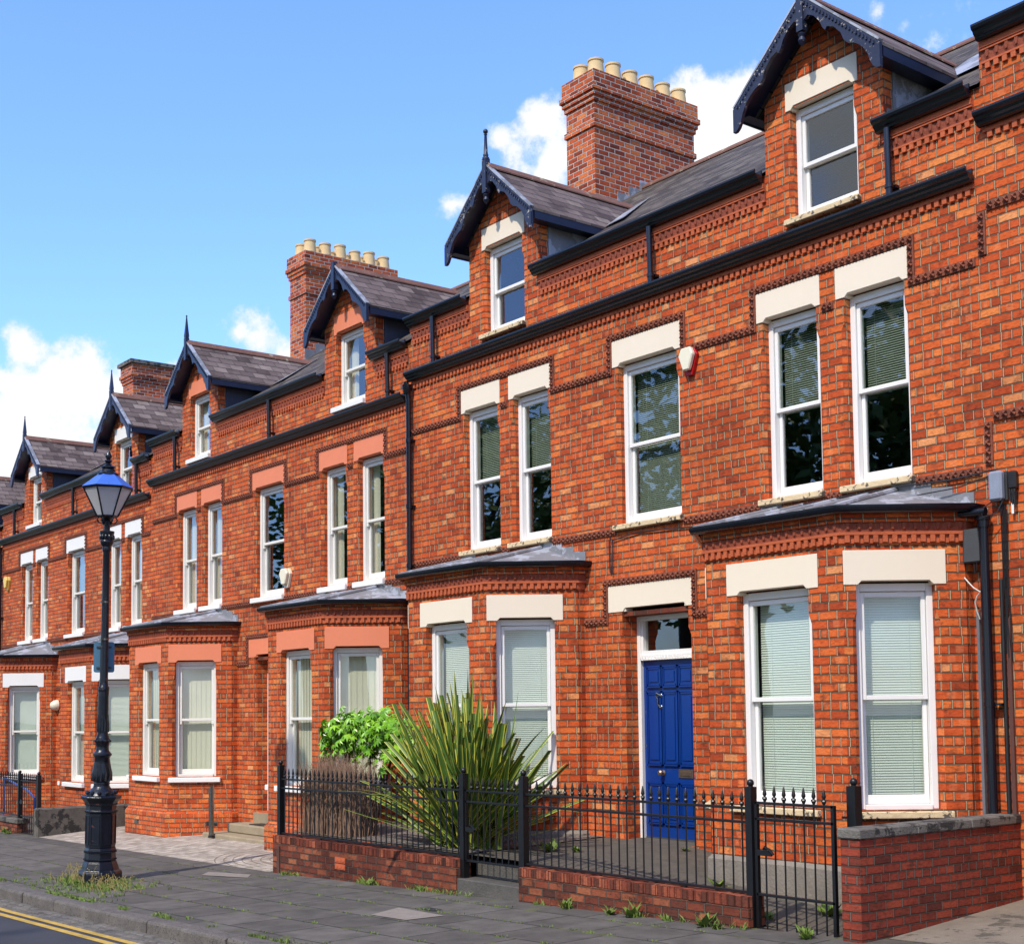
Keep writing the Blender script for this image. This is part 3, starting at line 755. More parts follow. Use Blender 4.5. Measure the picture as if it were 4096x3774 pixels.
        for sgn in (-1, 1):
            up = []; lo = []
            for t, dd in prof:
                x = D+sgn*hw*1.01*t; zz = zr+.0-(zr-zev)*t*1.01
                up.append((x, zz-.005)); lo.append((x, zz-dd*.86))
            q = MB()
            if sgn > 0: q.strip(up, lo, -.30, -.255)
            else: q.strip(up[::-1], lo[::-1], -.30, -.255)
            n = 22                      # little dog-tooth run under the verge
            for i in range(n):
                t = .05+.93*i/n; x = D+sgn*hw*t; zz = zr-(zr-zev)*t-.045
                q.box(x-.011, x+.011, -.316, -.30, zz-.03, zz)
            q.build('bargeboard', M[st['barge']], dm)
        fkind = finials[k]
        if fkind:
            q = MB(); zf_ = zr+.02
            if fkind == 'ball':
                q.box(D-.042, D+.042, -.325, -.245, zf_-.42, zf_+.06)
                q.lathe([(.05, .05), (.05, .08), (.033, .09), (.04, .12), (.03, .14), (.018, .40), (.026, .41), (.016, .425)], (D, -.285, zf_), 10)
                q.ball((D, -.285, zf_+.455), .036, 10, 6)
                q.lathe([(.02, .10), (.045, .07), (.03, .04), (.045, .0), (.02, -.04), (.004, -.06)], (D, -.285, zf_-.52), 10)
            elif fkind == 'spike':
                q.box(D-.04, D+.04, -.325, -.245, zf_-.38, zf_+.05)
                q.lathe([(.045, .05), (.055, .09), (.03, .30), (.012, .47), (.016, .48), (.016, .50), (.004, .51)], (D, -.285, zf_), 4)
            else:
                q.box(D-.042, D+.042, -.325, -.245, zf_-.42, zf_+.03)
                q.lathe([(.02, .10), (.045, .07), (.03, .04), (.045, .0), (.02, -.04), (.004, -.06)], (D, -.285, zf_-.52), 10)
            q.build('finial', M[st['barge']], dm, smooth=True)
        window(root, I4, D-oh, D+oh, z0, z1, st, lint=(D-.49, D+.49, .31), blind=dorm[k])
    # ---- bays
    for kb, s in enumerate((-2.83, 2.83)):
        if not bays[kb]: continue
        bay(root, xm+s, Z, st, zbase, plinth, ground)
    # ---- door
    if door: front_door(root, xm, Z, st, doorcol)
    # ---- chimney on the left party wall
    if chim: chimney(root, *chim)
    return root

def bay(root, xc, Z, st, zbase, plinth, ground):
    h, fr, yf, rt = 1.615, .89, -1.03, -.11
    path = [(xc-h, 0), (xc-h, rt), (xc-fr, yf), (xc+fr, yf), (xc+h, rt), (xc+h, 0)]
    z0, z1 = Z(-.94), Z(1.185); zt = Z(1.60)
    fx = [(frame(xc-h, rt, -ANG), CL, (.30, 1.04)), (frame(xc-fr, yf, 0), 2*fr, (.42, 1.36)), (frame(xc+fr, yf, ANG), CL, (.125, .875))]
    w = MB()
    for X, L, (a, b) in fx:
        g = MB(X); wall_grid(g, 0, L, zbase, zt, [(a, b, z0, z1+.055)], depth=.22)
        w.v_off = len(w.v); w.add(g.v, g.f)
    for sgn in (-1, 1):
        x = xc+sgn*h; pl = [(x, rt, zbase), (x, 0, zbase), (x, 0, zt+.3), (x, rt, zt+.3)]
        w.poly(pl if sgn > 0 else pl[::-1])
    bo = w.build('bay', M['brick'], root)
    lx = [(.18, 1.16), (.29, 1.485), (.006, .98)]
    for k, (X, L, (a, b)) in enumerate(fx):
        window(root, X, a, b, z0, z1, st, lint=(lx[k][0], lx[k][1], .33), blind=ground, sill_ext=.10)
    cp = [path[0]] + path[1:5] + [path[5]]
    c = MB(); e = MB()
    zd = zt
    c.sweep(path, [(0, zd-.02), (.015, zd-.02), (.015, zd+.055), (.042, zd+.058), (.042, zd+.085), (0, zd+.086)], caps=False)
    e.sweep(path, [(0, zd+.0865), (.026, zd+.0865), (.026, zd+.177), (0, zd+.177)], caps=False)
    cb = MB(); cb.sweep(path, [(0, zd+.178), (.05, zd+.178), (.05, zd+.27), (0, zd+.27)], caps=False); cb.build('corbel_course', M['brick'], bo)
    for p, q in zip(path[1:4], path[2:5]):
        d = (Vector(q)-Vector(p)).normalized()
        run_boxes(c, tuple(Vector(p)+d*.0), q, .085, .046, .014, .042, zd-.012, zd+.055)
        run_eggs(e, p, q, .098, .026, zd+.088, zd+.175)
    c.build('bay_cornice', M['terracotta'], bo); e.build('bay_frieze', M['frieze'], bo)
    g = MB(); zg = zd+.265
    g.sweep([(xc-h-.06, -.0), (xc-h-.06, rt-.06), (xc-fr-.03, yf-.07), (xc+fr+.03, yf-.07), (xc+h+.06, rt-.06), (xc+h+.06, 0)], [(o, zg+z) for o, z in HALFR])
    g.build('bay_gutter', M['gutter_black'] , bo, smooth=True)
    # lead roof
    zr = Z(2.195); ze = zg+.055
    E = [(xc-h-.1, .0), (xc-h-.1, rt-.09), (xc-fr-.05, yf-.12), (xc+fr+.05, yf-.12), (xc+h+.1, rt-.09), (xc+h+.1, .0)]
    T = [(xc-.78, 0, zr), (xc+.78, 0, zr)]
    P = [(x, y, ze) for x, y in E]
    r = MB()
    r.poly([P[2], P[3], T[1], T[0]]); r.poly([P[3], P[4], T[1]]); r.poly([P[1], P[2], T[0]]); r.poly([P[4], P[5], T[1]]); r.poly([P[0], P[1], T[0]])
    for i in range(5):
        a, b = Vector(P[i]), Vector(P[i+1]); r.quad(a-Vector((0, 0, .05)), b-Vector((0, 0, .05)), b, a)
    for a, b in ((P[2], T[0]), (P[3], T[1])):
        r.tube([Vector(a)+Vector((0, 0, .01)), Vector(b)+Vector((0, -.02, .01))], .028, 7)
    for fx_ in (-.45, .05, .5):
        r.tube([(xc+fx_*1.1, yf-.12, ze+.008), (xc+fx_*.9, -.02, zr+.005)], .024, 7)
    br = r.build('bay_roof', M['lead'], bo)
    fl = MB()
    n = 4
    for sgn in (-1, 1):
        for i in range(n):
            t0, t1 = i/n, (i+1)/n
            xa = xc+sgn*(.72+(h+.05-.72)*t0); xb = xc+sgn*(.72+(h+.05-.72)*t1)
            zb0 = zr-(zr-ze)*t0; zb1 = zr-(zr-ze)*t1; tp = zb0+.14-.06*t0
            pl = [(min(xa, xb), (zb0 if xa < xb else zb1)-.02), (max(xa, xb), (zb1 if xa < xb else zb0)-.02), (max(xa, xb), tp-(.02 if sgn > 0 else 0)), (min(xa, xb), tp-(.02 if sgn < 0 else 0))]
            if tp < Z(2.27)+.2: fl.prism(pl, -.012-.004*(i % 2), -.001)
    fl.box(xc-.74, xc+.74, -.014, -.001, zr-.02, zr+.012)
    fl.build('flashing', M['lead'], bo)
    pb = MB()
    if plinth == 'render':
        zp = Z(-1.5)
        pb.sweep(path, [(.0, zp+.03), (.045, zp-.01), (.05, zbase), (0, zbase)], caps=False)
        pb.build('plinth', M['concrete'], bo)
    elif plinth == 'brick':
        zp = Z(-1.545)
        pb.sweep(path, [(.0, zp+.0), (.06, zp-.075), (.06, zbase), (0, zbase)], caps=False)
        pb.build('plinth', M['brick'], bo)
        for X, u, dz in ((fx[1][0], .42, -.32), (fx[2][0], .72, -.30)):
            ab = MB(X); ab.box(u, u+.21, -.064, -.05, zp+dz, zp+dz+.085)
            for i in range(3): ab.box(u+.015, u+.195, -.072, -.06, zp+dz+.01+i*.025, zp+dz+.02+i*.025)
            ab.build('air_brick', M['dark_concrete'], bo)

def front_door(root, xm, Z, st, colr):
    x0, x1 = xm-.505, xm+.64; zb, zt = Z(-1.557), Z(1.245); d = .24
    wm = M['white']; zd = Z(.634); ztr = Z(.71); zf = Z(1.135)
    f = MB()
    f.box(x0-.0, x0+.06, d, d+.12, zb, zt); f.box(x1-.13, x1, d, d+.12, zb, zt); f.box(x0+.06, x1-.13, d, d+.12, zf, zt)
    f.box(x0+.06, x1-.13, d-.01, d+.12, zd+.005, ztr)
    n = 20
    for i in range(n):
        a = x0+.07+(x1-.13-x0-.08)*i/n; w = (x1-.13-x0-.08)/n
        f.add([(a, d-.012, ztr-.01), (a+w*.9, d-.012, ztr-.01), (a, d-.04, ztr-.06), (a+w*.9, d-.012, ztr-.065)], [(0, 2, 3), (0, 3, 1), (2, 0, 3)])
    f.box(x0+.06, x0+.10, d+.01, d+.1, ztr, zf); f.box(x0+.10, x1-.13, d+.01, d+.1, ztr, ztr+.05)
    # old brick arch soffit below the lintel
    w = f.build('door_frame', wm, root, bevel=.004)
    ar = MB(); ar.box(x0, x1, .03, d-.02, zt-.055, zt-.001); ar.build('brick_soffit', M['low_brick'], w)
    li = MB(); t = .045
    a, b = xm-.75, xm+.71
    li.prism([(a, zt), (x0+.02, zt), (x0+.02+t, zt+t), (x1-.02-t, zt+t), (x1-.02, zt), (b, zt), (b, zt+.33), (a, zt+.33)], -.012, 0)
    li.box(x0, x1, 0, .12, zt+t, zt+t+.05); li.box(x0, x0+.02+t, 0, .12, zt, zt+t); li.box(x1-.02-t, x1, 0, .12, zt, zt+t)
    li.build('lintel', M[st['lintel']], w, bevel=.004)
    g = MB(); g.quad((x0+.1, d+.06, ztr+.05), (x1-.13, d+.06, ztr+.05), (x1-.13, d+.06, zf), (x0+.1, d+.06, zf)); g.build('fanlight', M['glass'], w)
    # door leaf with moulded panels
    a, b = x0+.06, x1-.135; yd = d+.05
    k = MB(); k.box(a, b, yd, yd+.05, zb+.01, zd)
    W = b-a; cols = [a+W*.205, a+W*.5, a+W*.795]
    rows = [(Z(.327), Z(.548)), (Z(-.625), Z(.237)), (Z(-1.337), Z(-.876))]
    for c in cols:
        for lo, hi in rows:
            hw = W*.118
            for j, (ins, yy) in enumerate(((-.018, -.012), (0., -.004), (.016, -.014), (.034, -.024))):
                k.box(c-hw+ins, c+hw-ins, yd+yy, yd, lo+ins*1.4, hi-ins*1.4) if j in (0, 3) else None
            # stepped frame
            for ins, yy in ((-.018, -.016), (.0, -.011)):
                x_0, x_1, z_0, z_1 = c-hw+ins, c+hw-ins, lo+ins*1.4, hi-ins*1.4
                k.box(x_0, x_0+.013, yd+yy-.012, yd, z_0, z_1); k.box(x_1-.013, x_1, yd+yy-.012, yd, z_0, z_1)
                k.box(x_0, x_1, yd+yy-.012, yd, z_0, z_0+.018); k.box(x_0, x_1, yd+yy-.012, yd, z_1-.018, z_1)
    dr = k.build('door', M[colr], root)
    if colr == 'door_blue':
        xk = a+W*.345
        q = MB(); q.lathe([(.02, 0), (.035, .01), (.012, .02), (.014, .04), (.034, .055), (.036, .075), (.02, .088)], (0, 0, 0), 12); q.X = None
        q.v = [Vector((xk+p.x, yd-p.z, Z(-.734)+p.y)) for p in q.v]; q.build('door_knob', M['brass'], dr, smooth=True)
        q = MB(); xl_ = a+W*.62; q.box(xl_, xl_+.24, yd-.012, yd, Z(-.79), Z(-.685)); q.box(xl_+.03, xl_+.21, yd-.018, yd-.01, Z(-.765), Z(-.71)); q.build('letterbox', M['brass'], dr, bevel=.003)
        q = MB()
        for zz in (Z(.205), Z(.065)): q.ball((xk-.005, yd-.02, zz), .03, 10, 6, (1, .6, 1))
        q.tube([(xk-.005, yd-.03, Z(.205)), (xk-.05, yd-.06, Z(.235)), (xk-.06, yd-.055, Z(.2)), (xk-.035, yd-.05, Z(.16)), (xk-.04, yd-.05, Z(.10)), (xk-.005, yd-.035, Z(.055))], .011, 8)
        q.build('door_knocker', M['chrome'], dr, smooth=True)
        for zz in (Z(.007), Z(-.41)):
            q = MB(); q.ball((a+.055, yd-.005, zz), .026, 10, 6, (1, .5, 1)); q.build('lock', M['chrome'], dr, smooth=True)

def chimney(root, x1, y0, y1, zt, pots, brickz):
    x0 = x1-.72
    c = MB()
    def lay(e, a, b): c.box(x0-e, x1+e, y0-e, y1+e, zt-b, zt-a)
    lay(.055, .0, .255); lay(.085, .2555, .345); lay(.055, .3455, .425); lay(.028, .4255, .51); lay(0, .5105, .868); lay(.03, .8685, .958); lay(0, .9585, zt-brickz)
    co = c.build('chimney', M['chimney_brick'], root)
    fl = MB(); 
    for i in range(5):
        y = y0-.03+i*.26; z = brickz+.28+.62*(i*.26)
        fl.box(x1-.005, x1+.012, y, y+.25, z-.3, z+.26)
    fl.build('flashing', M['lead'], co)
    if pots == 'slab':
        s = MB(); s.box(x0-.13, x1+.13, y0-.13, y1+.13, zt, zt+.10); s.build('cap_slab', M['coping'], co)
        p = MB(); p.lathe([(.1, 0), (.1, .1), (.12, .1), (.12, .13), (.05, .14)], ((x0+x1)/2-.1, y0+.5, zt+.1), 12); p.build('chimney_pot', M['lead'], co, smooth=True)
    else:
        b = MB(); b.box(x0+.03, x1-.03, y0+.03, y1-.03, zt, zt+.05); b.build('flaunching', M['pot'], co, bevel=.03)
        proto = None
        n = 6
        for cx in (x0+.17, x1-.17):
            for i in range(n):
                cy = y0+.2+(y1-y0-.4)*i/(n-1); hh = random.uniform(.85, 1.1)
                p = at(MB(), (cx, cy, zt+.04))
                p.lathe([(.148, 0), (.145, .03), (.125, .24*hh), (.14, .25*hh), (.14, .285*hh), (.11, .29*hh), (.105, .1)], (cx, cy, zt+.04), 16)
                p.build('chimney_pot', M['pot'], co, smooth=True)
                if pots == 'birds' and cx > x0+.4 and i in (4, 5): pass

TAB = {
    1: [(-9, .50), (9, .50)],
    2: [(-9, 0.), (9, 0.)],
    3: [(-1.6, -.115), (-.94, -.13), (1.19, -.175), (2.335, -.20), (4.32, -.235), (5.24, -.285), (6.07, -.283), (9, -.35)],
    4: [(-1.6, -.36), (-.94, -.37), (1.19, -.42), (2.335, -.357), (4.32, -.44), (5.24, -.505), (6.07, -.536), (9, -.68)],
    5: [(-1.6, -.75), (9, -1.0)],
}
ST2 = dict(joinery='white', sill='peeling', lintel='cream', gutter='gutter_black', barge='navy', cheek='lead')
ST3 = dict(joinery='old_white', sill='white_stone', lintel='salmon', gutter='black', barge='navy_clean', cheek='dark', horns=True, sillh=.1)
ST4 = dict(joinery='old_white', sill='white_stone', lintel='white_stone', gutter='black', barge='slateblue', cheek='dark', horns=True, sillh=.1)
BR = 6.9
H2 = house(-12.06, -17.2, -7.35, TAB[2], ST2, 'brick terraced house with cream lintels, venetian blinds and a panelled blue front door', chim=(-16.76, 3.4, 5.75, 10.74, 'pots', 7.9),
    finials=('ball', 'none'), uppipes=(-16.49, -11.85, -8.36), first=('half', 'half', 'openfull', 'half', 'half'), ground='full', zbase=-2.1)
H3 = house(-21.80, -26.85, -17.2, TAB[3], ST3, 'brick terraced house with salmon pink lintels and cream vertical blinds', chim=(-26.5, 3.4, 5.75, 10.36, 'pots', 7.6),
    finials=('spike', 'none'), uppipes=(-17.73, -21.6, -25.57), first=('curtains', 'curtains', 'none', 'curtains', 'curtains'), ground='vertical', dorm=('curtains', 'curtains'), plinth='brick', pipe_left=False, doorcol='white', zbase=-2.45)
H4 = house(-31.22, -36.5, -26.85, TAB[4], ST4, 'brick terraced house with plain white lintels beyond the street lamp', chim=(-36.2, 3.4, 5.75, 9.86, 'slab', 7.2),
    finials=('spike', 'spike'), uppipes=(-27.5, -31.19, -35.32), first=('curtains', 'curtains', 'half', 'curtains', 'curtains'), ground='full', plinth='none', doorcol='white', zbase=-2.6)
H5 = house(-41.0, -46.2, -36.5, TAB[5], ST4, 'farthest brick terraced house, its slate roof just showing at the left edge', chim=(-45.9, 3.4, 5.75, 7.9, 'pots', 6.3),
    finials=('spike', 'spike'), uppipes=(-37.2,), first=('curtains',)*5, ground='full', plinth='none', doorcol='white', zbase=-3.0, pipe_left=False)
ST1 = dict(ST2)
H1 = house(-2.0, -7.35, 2.7, TAB[1], ST1, 'nearest brick house, its wall and stepped cornice rising higher at the right edge', chim=None,
    finials=(None, None), uppipes=(), first=('half',)*5, ground='full', zbase=-2.0, pipe_left=False)
# stepped party pier and parapet edge where the nearest house rises
pp = MB(); pp.box(-7.36, -7.02, .0005, .3, 5.9, 6.45); pp.build('parapet', M['brick'], H1)
for zz in (2.295, 4.32):
    vs = MB(); rosettes(vs, -7.43, -7.345, zz, zz+.415, True); vs.build('string_course', M['dark_terracotta'], H1)

# ------------------------------------------------------------------ ground, pavement, road
def zf(x): return -2.163+(x+17.4)*(.0118 if x < -17.4 else .0268)
def gz_(x, y): return zf(x)+.02*(y+2.3)
def ky(x): return -.0135*(x+19.7)
def sheet(name, xs, ys, fz, m, fy=None, kind='structure'):
    mb = MB(); n = len(ys)
    vs = [(x, (fy(x, y) if fy else y), fz(x, (fy(x, y) if fy else y))) for x in xs for y in ys]
    fs = [(i*n+j, (i+1)*n+j, (i+1)*n+j+1, i*n+j+1) for i in range(len(xs)-1) for j in range(n-1)]
    mb.add(vs, fs); return mb.build(name, m, kind=kind)
XS = [-60, -45, -38, -32, -27, -23, -20, -17.4, -15, -12, -9, -7.3, -5, 0, 6, 14]
ky_ = lambda x, y: y+ky(x)
g = MB(); g.quad((-900, -900, -3.45), (900, -900, -3.45), (900, 900, -3.45), (-900, 900, -3.45)); g.build('ground', M['parkgrass'], kind='structure')
sheet('pavement', XS, [-5.33, -2.0], lambda x, y: gz_(x, y), M['pavement'], lambda x, y: y+ky(x) if y < -3 else y)
sheet('road', XS, [-15, -11, -8, -5.80], lambda x, y: gz_(x, y)-.13+(.0 if y > -10 else -.0), M['asphalt'], ky_)
sheet('gutter_channel', XS, [-5.80, -5.46], lambda x, y: gz_(x, y)-.150, M['jointdirt'], ky_)
st_ = MB(); random.seed(8)
for r in range(3):
    x = -24.; y0 = -5.795+.112*r
    while x < -7:
        L = random.uniform(.15, .27); a, b = x+.009, x+L-.009; p, q_ = y0+.008+random.uniform(-.004, .004), y0+.104+random.uniform(-.004, .004)
        h = random.uniform(-.008, .006); e = .016
        def P(xx, yy, dz): return (xx, yy+ky(xx), gz_(xx, yy+ky(xx))-.128+dz)
        st_.add([P(a, p, -.05), P(b, p, -.05), P(b, q_, -.05), P(a, q_, -.05), P(a, p, h-.012), P(b, p, h-.012), P(b, q_, h-.012), P(a, q_, h-.012), P(a+e, p+e, h), P(b-e, p+e, h), P(b-e, q_-e, h), P(a+e, q_-e, h)],
            [(0, 1, 5, 4), (1, 2, 6, 5), (2, 3, 7, 6), (3, 0, 4, 7), (4, 5, 9, 8), (5, 6, 10, 9), (6, 7, 11, 10), (7, 4, 8, 11), (8, 9, 10, 11)])
        x += L
st_.build('channel_setts', M['settstone'], kind='structure')
for i, (a, b) in enumerate(((-5.90, -5.815), (-6.06, -5.97))):
    sheet('yellow_line', XS, [a, b], lambda x, y: gz_(x, y)-.125, M['yellowline'], ky_)
far = sheet('far_pavement', XS, [-19, -15], lambda x, y: gz_(x, -15)-.02, M['sidepath'])
# kerb: separate granite stones in one run
kb = MB(); x = -60.; random.seed(3)
while x < 14:
    L = random.uniform(.75, 1.25); x2 = x+L
    a, b = x+.009, x2-.009; j = random.uniform(-.014, .012)
    def P(xx, yy, dz): return (xx, yy+ky(xx)+j, gz_(xx, yy+ky(xx))+dz)
    e = .02
    vs = [P(a, -5.475, -.2), P(b, -5.475, -.2), P(b, -5.28, -.2), P(a, -5.28, -.2), P(a, -5.475, -.012), P(b, -5.475, -.012), P(b, -5.455, .008), P(a, -5.455, .008), P(b, -5.28, .008), P(a, -5.28, .008)]
    kb.add(vs, [(0, 1, 5, 4), (4, 5, 6, 7), (7, 6, 8, 9), (1, 2, 8, 6, 5), (3, 0, 4, 7, 9), (2, 3, 9, 8)])
    x = x2
kb.build('kerb', M['granite'], bevel=.012, kind='structure')
def fore(x, y): return gz_(x, y)+.045*max(0, y+2.3)+.004
sheet('forecourt', [-26.85, -23, -20, -17.42], [-2.3, -1.2, .3], fore, M['setts'])
sheet('garden_path', [-36.5, -32, -27], [-2.25, -1.2, .3], lambda x, y: fore(x, y), M['earth'])
sheet('garden_path', [-50, -44, -36.5], [-2.25, -1.2, .3], lambda x, y: fore(x, y), M['earth'])
def gard(x, y):
    t = min(1, max(0, (x+11.6)/3.2)); return -1.575*(1-t)-1.885*t+.03*(y+1)
sheet('garden_path', [-17.2, -15, -13.4, -12.2, -11.5, -10.5, -9.5, -8.6, -8.2, -7.5], [-2.1, -1.2, -.6, .4], gard, M['earth'])
sheet('gravel_bed', [-17.1, -15.5, -14, -12.95], [-2.05, -1.5, -.6, .0], lambda x, y: gard(x, y)+.012, M['gravel'], lambda x, y: y)
def spz(x, y): return -1.905+.03*(x+7.3)+.07*(y+2.2)
sheet('side_path', [-7.25, -5, 0, 3], [-2.38, -1, .3], spz, M['sidepath'])
# fan of pale sett courses in the forecourt
fan = MB(); cx, cy = -18.1, -1.35
for r in (.35, .55, .75, .95, 1.15, 1.35, 1.55, 1.75, 1.95):
    pts = []
    for i in range(41):
        w = PI*(.62+.88*i/40); xx = cx+r*1.05*math.cos(w); yy = cy+r*.55*math.sin(w)
        if -2.29 < yy < -.9 and -26 < xx < -17.45: pts.append((xx, yy, fore(xx, yy)+.004))
        elif len(pts) > 3: break
        else: pts = []
    for a, b in zip(pts, pts[1:]):
        a = Vector(a); b = Vector(b); d = (b-a).normalized(); n = Vector((-d.y, d.x, 0))*.008
        fan.quad(a-n, b-n, b+n, a+n)
fan.build('sett_joints', M['jointsand'], kind='structure')
# inspection patch
mh = [(-12.5, -3.36), (-11.55, -3.43), (-11.62, -3.85), (-12.28, -3.85)]
t = thing('access_cover', (-12, -3.6, gz_(-12, -3.6)), 'square concrete access patch set among the dark paving slabs', 'access cover')
q = MB(); c = [(x, y, gz_(x, y)+.006) for x, y in mh]; q.poly([c[3], c[2], c[1], c[0]])
q.v += []; q.build('patch', M['patch'], t)
q = MB(); q.add([(-12.22, -3.30, gz_(-12, -3.3)+.006), (-11.95, -3.30, gz_(-12, -3.3)+.006), (-11.95, -3.17, gz_(-12, -3.2)+.006), (-12.2, -3.17, gz_(-12, -3.2)+.006)], [(0, 1, 2, 3)]); q.build('iron_lid', M['ironcover'], t)
q = MB(); q.add([(x, y, gz_(x, y)+.006) for x, y in ((-18.2, -2.85), (-17.35, -2.62), (-17.0, -2.85), (-17.9, -3.1))], [(0, 3, 2, 1)])
tag(at(q, (-17.6, -2.85, gz_(-17.6, -2.85))).build('access_cover', M['patch']), 'small pale concrete patch at the corner of the brick garden wall', 'access cover')

# ------------------------------------------------------------------ boundary walls
def low_wall(x0, x1, label):
    t = thing('garden_wall', ((x0+x1)/2, -2.2, zf((x0+x1)/2)), label, 'wall', 'low brick walls under the railings')
    w = MB(); zb = -2.4; zt = -1.64
    w.box(x0, x1, -2.3, -2.08, zb, zt-.105); w.build('brickwork', M['low_brick'], t, bevel=.004)
    w = MB(); k = int((x1-x0)/.0835); s_ = (x1-x0)/k
    random.seed(int(abs(x0)*10))
    for i in range(k):
        j = random.uniform(-.006, .006); h = random.uniform(-.007, .004)
        w.box(x0+i*s_+.004, x0+(i+1)*s_-.004, -2.302+j, -2.078+j, zt-.103, zt+h)
    w.box(x0+.01, x1-.01, -2.285, -2.09, zt-.105, zt-.012)
    w.build('brick_on_edge_coping', M['low_coping'], t, bevel=.006)
    return t
M['low_coping'] = brick('brick_on_edge_face', C=.23, L=.0835, mortar=(.2, .045, .026), joint=.0001, seed=23., header_every=99, dirt=1.2, dark=.65, kiss_=0.,
    pal=[(0, (.08, .03, .02)), (.3, (.17, .041, .023)), (.6, (.26, .06, .03)), (1, (.36, .11, .055))])
lw1 = low_wall(-17.32, -12.93, 'long low brick wall under railings in front of the shrubs')
q = MB()
for dz in (0, .085): 
    q.box(-15.62, -15.37, -2.306, -2.29, -1.97+dz, -1.90+dz)
    for i in range(3): q.box(-15.60+.08*i, -15.54+.08*i, -2.312, -2.30, -1.955+dz, -1.925+dz)
q.build('air_brick', M['terracotta'], lw1)
q = MB(); q.box(-17.16, -17.10, -2.322, -2.3, -2.24, -1.78); q.build('rusty_strap', M['rust'], lw1)
q = MB(); q.box(-17.36, -17.1, -2.07, -1.05, -2.4, -1.66); q.build('return_wall', M['low_brick'], lw1)
lw2 = low_wall(-11.77, -8.47, 'shorter low brick wall under railings in front of the blue door')
t = thing('garden_steps', (-12.35, -2.2, -2.05), 'two blackened steps between the two low brick walls', 'steps')
q = MB(); q.box(-12.93, -11.77, -2.29, -1.7, -2.4, -1.86); q.build('lower_step', M['blackstep'], t, bevel=.012)
q = MB(); q.box(-12.93, -11.77, -2.02, -1.5, -2.3, -1.675); q.build('upper_step', M['blackstep'], t, bevel=.012)
# end wall with coping beside the gate
t = thing('garden_wall', (-7.4, -1.1, -1.9), 'tall red brick end wall with grimy concrete coping', 'wall')
q = MB(); q.box(-7.40, -7.205, -2.335, .0, -2.3, -1.058); q.build('brickwork', M['garden_brick'], t, bevel=.004)
q = MB(); n = 3
for i in range(n):
    a = -2.355+2.355*i/n; b = -2.355+2.355*(i+1)/n-.004
    q.box(-7.42, -7.187, a, b, -1.057, -.970)
q.build('coping', M['coping'], t, bevel=.012)
# rendered wall between the forecourt and the next garden
t = thing('garden_wall', (-26.95, -1.4, -2.2), 'low grimy rendered concrete wall behind the lamp post', 'wall')
q = MB(); q.box(-27.08, -26.88, -2.33, -.35, -2.6, -1.72); q.build('render', M['dark_concrete'], t, bevel=.03)
t = thing('garden_wall', (-32, -2.2, -2.3), 'low wall with concrete coping at the far left gate', 'wall')
q = MB(); q.box(-36.5, -28.12, -2.3, -2.1, -2.6, -2.09); q.build('brickwork', M['low_brick'], t)
q = MB(); q.box(-36.5, -28.06, -2.33, -2.07, -2.089, -1.985); q.build('coping', M['dark_concrete'], t, bevel=.015)

# ------------------------------------------------------------------ railings
YR = -2.2
def spear(mb, x, y, z):
    mb.lathe([(.009, -.02), (.018, .0), (.02, .012), (.011, .024), (.011, .034), (.019, .048), (.018, .058), (.006, .118), (.002, .125)], (x, y, z), 6)
    for s in (-1, 1): mb.ball((x+s*.019, y, z+.016), .0105, 5, 4)
def barmesh(parent, x, z0, z1, org=None):
    q = at(MB(), (x, YR, z0)); q.tube([(x, YR, z0), (x, YR, z1)], .0085, 6); spear(q, x, YR, z1)
    return q.build('bar', M['black'], parent, smooth=True)
def copybar(src, parent, x, z0):
    o = src.copy(); COL.objects.link(o); o.parent = parent
    po = Vector(parent['_o']); o.location = Vector((x, YR, z0))-po; o['_o'] = (x, YR, z0); return o
def bars(parent, xs, z0, z1):
    b0 = barmesh(parent, xs[0], z0, z1)
    for x in xs[1:]: copybar(b0, parent, x, z0)
def post(parent, x, z0, z1, w=.038):
    q = MB(); q.box(x-w, x+w, YR-w, YR+w, z0, z1); q.ball((x, YR, z1+.035), .034, 12, 8); q.lathe([(.03, 0), (.016, .012)], (x, YR, z1), 10)
    return q.build('post', M['black'], parent, smooth=True)
def rail(parent, x0, x1, z, h=.012, d=.018):
    q = MB(); q.box(x0, x1, YR-d, YR+d, z-h, z+h); return q.build('rail', M['black'], parent, bevel=.003)
ZT, ZM, ZB = -.868, -.992, -1.615
def panel(x0, x1, n, label, posts):
    t = thing('railing', ((x0+x1)/2, YR, -1.64), label, 'railing', 'black iron railings on the low brick walls')
    for px, zb in posts: post(t, px, zb, -.675)
    for z in (ZT, ZM, ZB): rail(t, x0, x1, z)
    bars(t, [x0+(x1-x0)*(i+.6)/(n+.2) for i in range(n)], ZB-.0, ZT+.03)
    for i in range(1, 8):
        q = MB(); x = x0+(x1-x0)*i/8; q.box(x-.012, x+.012, YR-.012, YR+.012, -1.66, ZB); q.build('foot', M['black'], t)
    return t
panel(-17.23, -12.94, 36, 'long black spear-topped railing in front of the flax plant and twigs', [(-17.27, -1.65), (-12.90, -1.95)])
panel(-11.75, -8.54, 27, 'black spear-topped railing in front of the blue door', [(-11.79, -1.66), (-8.50, -2.05)])
